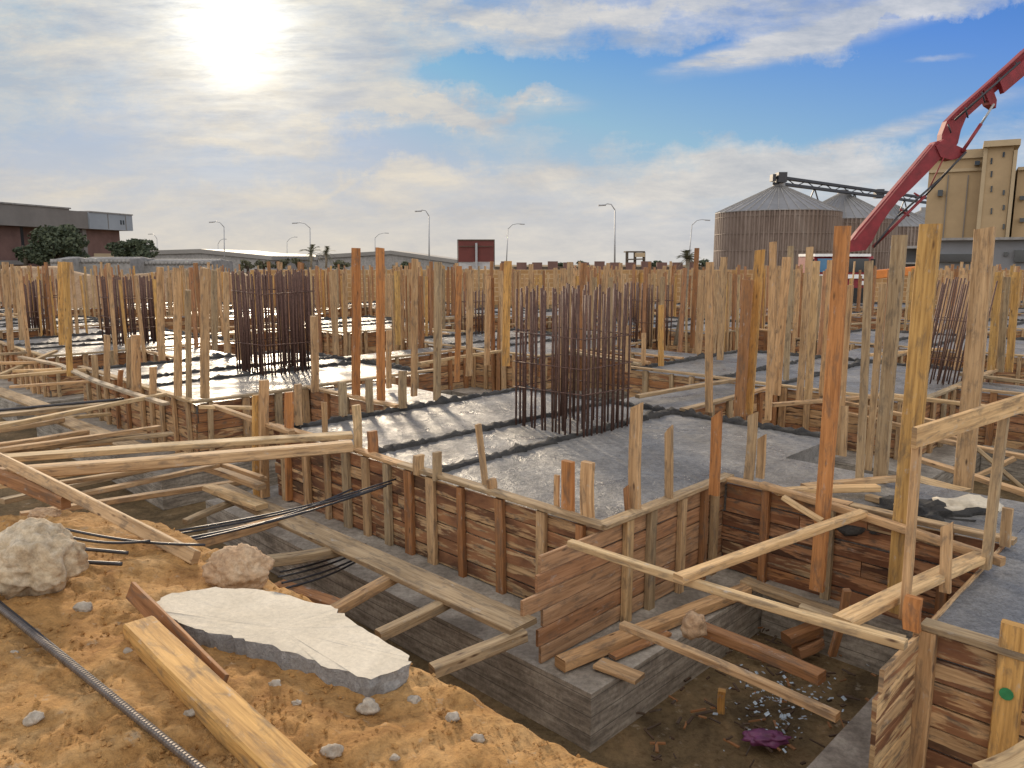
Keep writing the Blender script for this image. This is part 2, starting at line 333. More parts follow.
# ------------------------------------------------------------------ mesh helpers
col = scene.collection
WT = {'tan': (.51, .345, .19), 'grey': (.39, .295, .18), 'pale': (.60, .43, .235), 'orange': (.46, .22, .085), 'yellow': (.57, .345, .12),
      'brown': (.34, .175, .08), 'dark': (.10, .07, .05), 'red': (.41, .225, .12)}
def tint(k, j=.1):
    c = WT[k] if isinstance(k, str) else k; s = 1+random.uniform(-j, j); h = random.uniform(-.05, .05)
    return (c[0]*s*(1+h), c[1]*s, c[2]*s*(1-h))
class MB:
    def __init__(s): s.v = []; s.f = []; s.uv = []; s.c = []
    def face(s, idx, uvs=None, c=(1, 1, 1)):
        s.f.append(idx); s.uv.append(uvs or [(0, 0)]*len(idx)); s.c.append(c)
    def beam(s, p0, p1, w, t, tn='tan', side=None, seg=1, warp=0.0, cham=.12, broken=False, jit=.1):
        p0 = Vector(p0); p1 = Vector(p1); d = p1-p0; L = d.length
        if L < 1e-5: return s
        d.normalize()
        if side is None:
            side = d.cross(Vector((0, 0, 1)))
            if side.length < .2: side = Vector((.707, .707, 0))
        side = Vector(side); side = (side-d*side.dot(d)).normalized(); up = side.cross(d).normalized()
        c = tint(tn, jit); cw = min(w, t)*cham
        hw, ht = w/2, t/2
        if cham > 0:
            sec = [(-hw+cw, -ht), (hw-cw, -ht), (hw, -ht+cw), (hw, ht-cw), (hw-cw, ht), (-hw+cw, ht), (-hw, ht-cw), (-hw, -ht+cw)]
        else: sec = [(-hw, -ht), (hw, -ht), (hw, ht), (-hw, ht)]
        n = len(sec); per = [0]
        for i in range(n):
            a, b2 = sec[i], sec[(i+1) % n]; per.append(per[-1]+math.hypot(a[0]-b2[0], a[1]-b2[1]))
        ou, ov = random.uniform(0, 90), random.uniform(0, 90); base = len(s.v)
        wa, wb = random.uniform(-1, 1)*warp, random.uniform(-1, 1)*warp
        for k in range(seg+1):
            tt = k/seg; q = p0+d*L*tt+(side*wa+up*wb)*math.sin(PI*tt)
            for i, (x, y) in enumerate(sec):
                e = Vector((0, 0, 0))
                if k == seg and broken: e = d*(broken*(.5-((x/hw)*.5+.5)*random.uniform(.6, 1.4)))
                r = 1+random.uniform(-.03, .03) if seg > 1 else 1
                s.v.append(q+side*x*r+up*y*r+e)
        for k in range(seg):
            for i in range(n):
                a = base+k*n+i; b2 = base+k*n+(i+1) % n
                u0, u1 = ou+L*k/seg, ou+L*(k+1)/seg; v0, v1 = ov+per[i], ov+per[i+1]
                s.face((a, b2, b2+n, a+n), [(u0, v0), (u0, v1), (u1, v1), (u1, v0)], c)
        cc = tuple(x*.8 for x in c)
        s.face(tuple(base+i for i in reversed(range(n))), [(ou+sec[i][0]*.2, ov+sec[i][1]) for i in reversed(range(n))], cc)
        bb = base+seg*n
        s.face(tuple(bb+i for i in range(n)), [(ou+sec[i][0]*.2, ov+sec[i][1]) for i in range(n)], cc)
        return s
    def box(s, lo, hi, c=(1, 1, 1), ax=None, o=(0, 0, 0)):
        # ax: (X,Y,Z) axes, corner coords in that frame
        ax = ax or (Vector((1, 0, 0)), Vector((0, 1, 0)), Vector((0, 0, 1))); o = Vector(o); b0 = len(s.v)
        for z in (lo[2], hi[2]):
            for y in (lo[1], hi[1]):
                for x in (lo[0], hi[0]): s.v.append(o+ax[0]*x+ax[1]*y+ax[2]*z)
        X, Y, Z = hi[0]-lo[0], hi[1]-lo[1], hi[2]-lo[2]
        for q, (uu, vv) in (((0, 2, 3, 1), (Y, X)), ((4, 5, 7, 6), (X, Y)), ((0, 1, 5, 4), (X, Z)), ((1, 3, 7, 5), (Y, Z)), ((3, 2, 6, 7), (X, Z)), ((2, 0, 4, 6), (Y, Z))):
            s.face(tuple(b0+i for i in q), [(0, 0), (uu, 0), (uu, vv), (0, vv)], c)
        return s
    def tube(s, pts, r, n=8, cap=True, r1=None, c=(1, 1, 1)):
        pts = [Vector(p) for p in pts]; base = len(s.v); m_ = len(pts)
        for k, p in enumerate(pts):
            d = (pts[min(k+1, m_-1)]-pts[max(k-1, 0)]).normalized()
            a = d.cross(Vector((0, 0, 1)))
            if a.length < .1: a = d.cross(Vector((0, 1, 0)))
            a.normalize(); b2 = d.cross(a); rr = r if r1 is None else r+(r1-r)*k/(m_-1)
            for i in range(n):
                th = 2*PI*i/n; s.v.append(p+a*math.cos(th)*rr+b2*math.sin(th)*rr)
        for k in range(m_-1):
            for i in range(n):
                a = base+k*n+i; b2 = base+k*n+(i+1) % n; s.face((a, a+n, b2+n, b2), None, c)
        if cap:
            s.face(tuple(base+i for i in range(n)), None, c); s.face(tuple(base+(m_-1)*n+i for i in reversed(range(n))), None, c)
        return s
    def prism(s, pts, off, c=(1, 1, 1)):
        pts = [Vector(p) for p in pts]; off = Vector(off); b0 = len(s.v); n = len(pts)
        s.v += pts+[p+off for p in pts]
        s.face(tuple(range(b0, b0+n)), None, c); s.face(tuple(reversed(range(b0+n, b0+2*n))), None, c)
        for i in range(n):
            j = (i+1) % n; s.face((b0+i, b0+n+i, b0+n+j, b0+j), None, c)
        return s
    def build(s, name, mat, parent=None, smooth=False, origin=None):
        if parent is not None: og = parent['_o']; og = Vector(og)
        elif origin is not None: og = Vector(origin)
        else:
            n = len(s.v); mz = min(v.z for v in s.v)
            og = Vector((sum(v.x for v in s.v)/n, sum(v.y for v in s.v)/n, mz))
        me = bpy.data.meshes.new(name); me.from_pydata([v-og for v in s.v], [], s.f)
        me.uv_layers.new(name='UVMap'); me.color_attributes.new('tint', 'FLOAT_COLOR', 'CORNER')
        us = []; cs = []
        for u, c in zip(s.uv, s.c):
            for q in u: us += q; cs += (c[0], c[1], c[2], 1)
        me.uv_layers[0].data.foreach_set('uv', us); me.color_attributes[0].data.foreach_set('color', cs)
        me.materials.append(MATS[mat])
        if smooth: me.polygons.foreach_set('use_smooth', [True]*len(me.polygons))
        me.validate(); me.update()
        o = bpy.data.objects.new(name, me); col.objects.link(o); o['_o'] = list(og)
        if parent is not None: o.parent = parent
        else: o.location = og
        return o
def empty(name, loc):
    o = bpy.data.objects.new(name, None); col.objects.link(o); o.location = loc; o['_o'] = list(loc); o.empty_display_size = .2
    return o
def tag(o, label=None, cat=None, group=None, kind=None):
    if label: o['label'] = label
    if cat: o['category'] = cat
    if group: o['group'] = group
    if kind: o['kind'] = kind
    return o
def dup(root, delta):
    c = root.copy(); col.objects.link(c); c.location = root.location+Vector(delta)
    for ch in list(root.children):
        d = ch.copy(); col.objects.link(d); d.parent = c
        for g in list(ch.children):
            e = g.copy(); col.objects.link(e); e.parent = d
    return c

# ------------------------------------------------------------------ site grid
K1 = Vector((.66, 5.42, 0)); U = Vector((-.712, .702, 0)).normalized(); V = Vector((.702, .712, 0)).normalized()
ZB = -0.82; ZG = -1.25
def G(a, b, z=0): return K1+U*a+V*b+Vector((0, 0, z))
def ab(p):
    r = Vector((p.x-K1.x, p.y-K1.y)); det = U.x*V.y-U.y*V.x
    return ((r.x*V.y-r.y*V.x)/det, (U.x*r.y-U.y*r.x)/det)
PA, PB = 7.0, 6.9; SA, SB = 4.8, 4.2; TA = (1.95, 3.15); TBm = (1.75, 3.0)
AX = (U, V, Vector((0, 0, 1)))

# ground: one sheet to the horizon, sunk in the pit
def ground():
    mb = MB(); xs = [-3000, -800, -300, -120]+[x*2.0 for x in range(-30, 31)]+[120, 300, 800, 3000]
    ys = [-300, -60, -20]+[y*1.5 for y in range(-8, 45)]+[75, 90, 120, 200, 400, 900, 4000]
    for y in ys:
        for x in xs:
            z = ZG+.06*noise.noise(Vector((x*.4, y*.4, 0)))
            t = max(0, min(1, (y-41)/5)); z = z*(1-t)+t*(-.75)-.0078*max(0, y-100)
            mb.v.append(Vector((x, y, z)))
    n = len(xs)
    for j in range(len(ys)-1):
        for i in range(n-1):
            a = j*n+i; mb.face((a, a+1, a+n+1, a+n))
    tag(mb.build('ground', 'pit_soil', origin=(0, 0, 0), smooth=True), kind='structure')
ground()

def fbm(p, o=5):
    return noise.fractal(p, 1.0, 2.0, o)
def bank_h(a, b):
    # dirt bank the camera stands on; crest runs along b = -2.25
    w = .18*noise.noise(Vector((a*.9, b*.9, 3)))
    crest = -2.27+w-.22*max(0, a-2)
    top = .06+.10*max(0, min(1.6, -(b+2.3)))-.07*max(0, a-1.5)+.05*noise.noise(Vector((a*.7, b*.7, 9)))
    t = (b-crest)/.68; t = max(0, min(1, t)); t = t*t*(3-2*t)
    z = top*(1-t)+(ZG-.08)*t
    s = max(0, min(1, (a-3.4)/1.6)); s = s*s*(3-2*s); z = z*(1-s)+min(z, -.85-.1*max(0, b+3))*s
    s = max(0, min(1, (-1.9-a)/.6)) if b > -3.2 else 0; s = s*s*(3-2*s)
    return z
def bank():
    mb = MB(); a0, a1, b0, b1 = -4.5, 8.0, -6.6, -1.1; st = .03
    na = int((a1-a0)/st); nb = int((b1-b0)/st)
    for j in range(nb+1):
        for i in range(na+1):
            a = a0+i*st; b = b0+j*st; z = bank_h(a, b)
            p = G(a, b)
            r = noise.ridged_multi_fractal(Vector((p.x*2.2, p.y*2.2, 1)), 1.0, 2.1, 4, 1.0, 2.0)
            z += .034*fbm(Vector((p.x*3, p.y*3, 0)), 4)+.030*fbm(Vector((p.x*11, p.y*11, 5)), 5)*(.5+abs(noise.noise(Vector((p.x*1.3, p.y*1.3, 7))))*1.6)+.014*(r-1)
            p.z = z; mb.v.append(p)
    n = na+1
    for j in range(nb):
        for i in range(na):
            k = j*n+i; mb.face((k, k+n, k+n+1, k+1))
    o = mb.build('dirt_bank', 'sand_soil', origin=(0, 0, 0), smooth=True); tag(o, kind='structure')
bank()
def bank_z(p):
    a, b = ab(p); return bank_h(a, b)
def on_bank(px, py):
    z = .1
    for _ in range(12):
        p = P(px, py, z); z = .5*z+.5*bank_z(p)
    return P(px, py, z)

# ------------------------------------------------------------------ concrete pads, plinths, tie beams
def slab_mesh(a0, a1, b0, b1, mat, name, parent, st=.09, strip=True, amp=.003):
    mb = MB(); na = max(2, int((a1-a0)/st)); nb = max(2, int((b1-b0)/st))
    for j in range(nb+1):
        for i in range(na+1):
            a = a0+(a1-a0)*i/na; b = b0+(b1-b0)*j/nb
            z = -.045+amp*noise.noise(Vector((a*2.2, b*2.2, 0)))*2+amp*noise.noise(Vector((a*9, b*5, 4)))
            mb.v.append(G(a, b, z))
    n = na+1
    for j in range(nb):
        for i in range(na):
            k = j*n+i; mb.face((k, k+n, k+n+1, k+1))
    # sides
    c = len(mb.v); mb.v += [G(a0, b0, ZB), G(a1, b0, ZB), G(a1, b1, ZB), G(a0, b1, ZB)]
    mb.face(tuple([c]+[i for i in range(0, n)]+[c+1])); mb.face(tuple([c+3, c+2]+[nb*n+i for i in reversed(range(n))]))
    mb.face(tuple([c]+[c+3]+[j*n for j in reversed(range(nb+1))])); mb.face(tuple([c+1]+[j*n+na for j in range(nb+1)]+[c+2]))
    return mb.build(name, mat, parent)
def lump(mb, p0, p1, w, h, seed=0, sink=.02):
    p0, p1 = Vector(p0), Vector(p1); d = p1-p0; L = d.length; d.normalize(); s = d.cross(Vector((0, 0, 1))).normalized()
    n = max(4, int(L/.05)); base = len(mb.v); K = 7
    for i in range(n+1):
        q = p0+d*L*i/n+s*.03*noise.noise(Vector((i*.15, seed, 0)))
        f = .55+.9*abs(noise.noise(Vector((i*.23, seed, 5))))+.5*noise.noise(Vector((i*.9, seed, 8)))
        for k in range(K):
            th = PI*k/(K-1); j = 1+.55*noise.noise(Vector((i*.6, k*.8, seed)))
            mb.v.append(q+s*math.cos(th)*w/2*f*j+Vector((0, 0, math.sin(th)*h*f*j-sink)))
    for i in range(n):
        for k in range(K-1):
            a = base+i*K+k; mb.face((a, a+1, a+K+1, a+K))
def make_pad(mat='slab_concrete', wetmat=None):
    t = empty('concrete_footing', G(0, 0, ZG))
    slab_mesh(0, SA, 0, SB, mat, 'slab', t)
    MB().box((-.5, -.72, ZG-.1), (SA+.4, SB+.4, ZB), ax=AX, o=K1).build('plinth', 'plinth_concrete', t)
    for k, a in enumerate((2.12, 3.12)):
        mb = MB(); lump(mb, G(a, .12, -.03), G(a, SB, -.03), .19, .065, k*7+1); mb.build('joint_strip', 'dirty_mortar', t, smooth=True)
    mb = MB(); lump(mb, G(SA-.03, 0, -.03), G(SA-.03, SB, -.03), .2, .075, 31); mb.build('edge_strip', 'dirty_mortar', t, smooth=True)
    mb = MB(); lump(mb, G(0, SB-.03, -.03), G(SA, SB-.03, -.03), .2, .075, 37); mb.build('edge_strip', 'dirty_mortar', t, smooth=True)
    return t
def make_tie(kind):
    if kind == 'a':
        t = empty('tie_beam', G(SA, TBm[0], ZG)); slab_mesh(SA+.003, PA-.003, TBm[0], TBm[1], 'slab_concrete', 'slab', t, .15)
        MB().box((SA+.41, TBm[0]-.15, ZG-.1), (PA-.51, TBm[1]+.15, ZB+.02), ax=AX, o=K1).build('plinth', 'plinth_concrete', t)
    else:
        t = empty('tie_beam', G(TA[0], SB, ZG)); slab_mesh(TA[0], TA[1], SB+.003, PB-.003, 'slab_concrete', 'slab', t, .15)
        MB().box((TA[0]-.15, SB+.41, ZG-.1), (TA[1]+.15, PB-.73, ZB+.02), ax=AX, o=K1).build('plinth', 'plinth_concrete', t)
    return t

# ------------------------------------------------------------------ formwork sides
def make_panel(p0, dr, L, nrm, mat='form_wood', ext=0.0, stud_gap=.5, studs=True, near=False, top=-.0, rail=True, tones=('red', 'brown', 'tan'), skip=()):
    """boards along dr from p0 (at pad edge, z = 0), nrm = outward"""
    p0 = Vector(p0); dr = Vector(dr); nrm = Vector(nrm)
    t = empty('formwork_side', p0+Vector((0, 0, ZB)))
    mb = MB(); z = ZB+.005; bh = .132; k = 0
    while z+bh*.5 < top:
        h = min(bh, top-z)
        e0 = random.uniform(-.03, .03)-(ext*random.uniform(.72, 1.08) if ext else 0); e1 = random.uniform(-.04, .03)
        if near and random.random() < .8 and L > 2:
            cut = L*random.uniform(.35, .7)
            segs = ((e0, cut-.003), (cut+.003, L+e1))
        else: segs = ((e0, L+e1),)
        for s0, s1 in segs:
            off = random.uniform(0, .004)
            q = p0+nrm*(.014+off); a = q+dr*s0+Vector((0, 0, z+h/2)); b = q+dr*s1+Vector((0, 0, z+h/2+random.uniform(-.003, .003)))
            mb.beam(a, b, .024, h-.011, random.choice(tones), side=nrm, seg=6 if near else 1, warp=.006 if near else 0, cham=.12 if near else 0)
        z += bh; k += 1
    mb.build('board_wall', mat, t)
    if rail:
        mb = MB(); q = p0+nrm*.035+Vector((0, 0, top+.022)); l0 = -.06; cnt = 2 if L > 2 else 1
        for i in range(cnt):
            a = q+dr*(l0+(L-l0)*i/cnt); b = q+dr*(l0+(L-l0)*(i+1)/cnt+(.0 if i == cnt-1 else -.006))
            mb.beam(a, b+Vector((0, 0, random.uniform(-.004, .004))), .105, .036, random.choice(('tan', 'pale', 'grey')), side=nrm, seg=8 if near else 2, warp=.014)
        mb.build('top_rail', 'wood', t)
    if studs:
        s = .15
        while s < L-.05:
            if not any(abs(s-x) < .2 for x in skip):
                q = p0+nrm*(.055)+dr*s; w = random.choice((.07, .09, .11))
                MB().beam(q+Vector((0, 0, ZB-.02)), q+Vector((0, 0, top-random.uniform(0, .01)))+dr*random.uniform(-.02, .02), w, .05, random.choice(('tan', 'grey', 'brown')), side=dr, seg=3, warp=.004).build('stud', 'wood', t)
            s += stud_gap*random.uniform(.75, 1.25)
    return t

def vis(p, pad=150):
    d = depth(p)
    if d < .5: return False
    x = 512+p.x/d*F; return -pad < x < 1024+pad

pad0 = make_pad(); tag(pad0, 'large grey concrete footing slab carrying the tallest rebar cage, centre of the photo', 'footing', 'concrete footings in a grid')
padF = dup(pad0, (0, 0, 0)); 
# the wet slab at the right edge gets its own material
padR = empty('concrete_footing', G(-PA, 0, ZG))
slab_mesh(-PA, -PA+SA, 0, SB, 'wet_concrete', 'slab', padR)
MB().box((-PA-.5, -.72, ZG-.1), (-PA+SA+.4, SB+.4, ZB), ax=AX, o=K1).build('plinth', 'plinth_concrete', padR)
tag(padR, 'dark freshly poured concrete footing cut by the right edge of the photo', 'footing', 'concrete footings in a grid')
tieA = make_tie('a'); tieB = make_tie('b')
pads = []
YMAX = 40
for i in range(-2, 8):
    for j in range(0, 8):
        c = G(i*PA+2.4, j*PB+2.1)
        if c.y > YMAX-2 or not vis(c, 420): continue
        pads.append((c.y, i, j))
pads.sort()
PADSET = {(i, j) for _, i, j in pads} | {(0, 0), (-1, 0)}
def delta(i, j): return U*(i*PA)+V*(j*PB)
near_lab = {(1, 0): 'pale concrete footing with the dense dark rebar cage, left of the centre footing', (0, 1): 'grey concrete footing straight behind the centre footing',
            (-1, 1): 'grey concrete footing with the slanting rebar cage behind the right hand posts', (1, 1): 'concrete footing behind the two orange posts left of centre',
            (2, 0): 'pale concrete footing under the rebar cage at far left'}
first = True
for _, i, j in pads:
    if (i, j) in ((0, 0), (-1, 0)): continue
    if first: r = padF; r.location = pad0.location+delta(i, j); first = False
    else: r = dup(pad0, delta(i, j))
    tag(r, near_lab.get((i, j), 'wet concrete footing in the distant rows of the site'), 'footing', 'concrete footings in a grid')
# panels: proto for -b face (along U), -a face (along V), ties
proto = {}
proto['pb'] = make_panel(G(0, 0), U, SA, -V); proto['pa'] = make_panel(G(0, 0), V, SB, -U)
proto['tb'] = make_panel(G(SA, TBm[0]), U, PA-SA, -V); proto['ta'] = make_panel(G(TA[0], SB), V, PB-SB, -U)
FARL = 'stained board formwork side of a distant footing'
used = set()
def put_panel(key, i, j, label):
    r = proto[key]
    if key in used: r = dup(r, delta(i, j)-Vector(proto_off[key]))
    else: used.add(key); proto_off[key] = delta(i, j); r.location = r.location+delta(i, j)
    tag(r, label, 'formwork', 'timber formwork sides')
proto_off = {}
tie_first = {'a': True, 'b': True}
ordered = sorted([(G(i*PA+2.4, j*PB+2.1).y, i, j) for i, j in PADSET])
side_lab = {('pb', 1, 0): 'left facing board formwork below the footing with the dense dark cage', ('pa', 1, 0): 'short board formwork end wall left of the centre footing gap',
            ('pa', 0, 1): 'board formwork wall behind the big rebar cage, right half', ('pb', 0, 1): 'board formwork wall directly behind the centre footing',
            ('pb', 2, 0): 'studded board formwork running off at far left', ('pb', -1, 1): 'board formwork seen between the tall posts at right',
            ('pb', 1, 1): 'reddish board formwork behind the pair of orange posts'}
for y, i, j in ordered:
    if (i, j) not in ((0, 0), (-1, 0)):
        put_panel('pb', i, j, side_lab.get(('pb', i, j), FARL)); put_panel('pa', i, j, side_lab.get(('pa', i, j), FARL))
    for kind, (ni, nj), tie, key in (('a', (i+1, j), tieA, 'tb'), ('b', (i, j+1), tieB, 'ta')):
        if (ni, nj) not in PADSET: continue
        nm = ('i%d' % 0)
        if tie_first[kind]: r = tie; r['_d'] = list(delta(i, j)); r.location = r.location+delta(i, j); tie_first[kind] = False
        else: r = dup(tie, delta(i, j)-Vector(tie['_d']))
        near = {('a', -1, 0): 'narrow grey concrete tie beam behind the trench, between the centre and right footings', ('b', 0, 0): 'concrete tie beam running back from the centre footing',
                ('a', 0, 0): 'concrete tie beam left of the centre footing'}
        tag(r, near.get((kind, i, j), 'narrow concrete tie beam between distant footings'), 'tie beam', 'concrete tie beams')
        if not (kind == 'a' and (i, j) == (-1, 0)):
            put_panel(key, i, j, 'board formwork side of a distant tie beam' if (i, j) != (0, 0) else ('formwork side of the tie beam left of the centre footing' if kind == 'a' else 'formwork side of the tie beam behind the centre footing'))

# near panels
pA = make_panel(G(0, 0), U, SA, -V, 'stained_wood', near=True, stud_gap=.42, tones=('red', 'tan', 'brown'))
tag(pA, 'long stained board formwork with studs below the centre slab, facing the dirt bank', 'formwork', 'timber formwork sides')
pB = make_panel(G(0, 0), V, TBm[0]+.05, -U, 'wood', near=True, ext=.86, studs=False, tones=('tan', 'red', 'red', (.47, .29, .165)))
tag(pB, 'short stained board formwork of the centre slab with board ends jutting past the corner', 'formwork', 'timber formwork sides')
pC = make_panel(G(-PA+SA, TBm[0]), U, PA-SA-.03, -V, 'stained_wood', near=True, studs=False, tones=('red', 'grey', 'brown'))
tag(pC, 'dark red stained board wall closing the trench between the centre and right slabs', 'formwork', 'timber formwork sides')
pD = make_panel(G(-PA, 0), U, SA, -V, 'stained_wood', near=True, studs=False, tones=('tan', 'red', 'tan'))
tag(pD, 'stained board formwork with red patches in the bottom right corner', 'formwork', 'timber formwork sides')
pE = make_panel(G(-PA+SA, 0), V, TBm[0], U, 'form_wood', near=True, ext=.62, studs=False, rail=False, tones=('pale', 'tan'))
tag(pE, 'pale board ends stepping out past the corner of the right slab', 'formwork', 'timber formwork sides')

# ------------------------------------------------------------------ timbers placed where they lie
def timber(name, label, cat, p0, p1, w, t, tn, side=None, grp=None, mat='wood', seg=8, warp=.01, broken=0, cham=.12):
    o = MB().beam(p0, p1, w, t, tn, side=side, seg=seg, warp=warp, broken=broken, cham=cham).build(name, mat)
    return tag(o, label, cat, grp)
def post(xb, yb, xt, yt, wpx, tn, label, z0=-.0, zlow=None, grp='upright timber posts', broken=0, name='timber_post', ratio=.5):
    b = P(xb, yb, z0); tpt = Q(xt, yt, b.y); sd_ = U if b.x > 0 else V; ot = V if b.x > 0 else U; pn = Vector((b.y, -b.x, 0)).normalized()
    w = wpx/F*depth(b)/(abs(sd_.dot(pn))+ratio*abs(ot.dot(pn)))
    if zlow is not None:
        k = (zlow-b.z)/(tpt.z-b.z); b = b+(tpt-b)*k
    return timber(name, label, 'post', b, tpt, w, w*ratio, tn, side=sd_, grp=grp, broken=broken*w, seg=5, warp=.008, cham=.08)

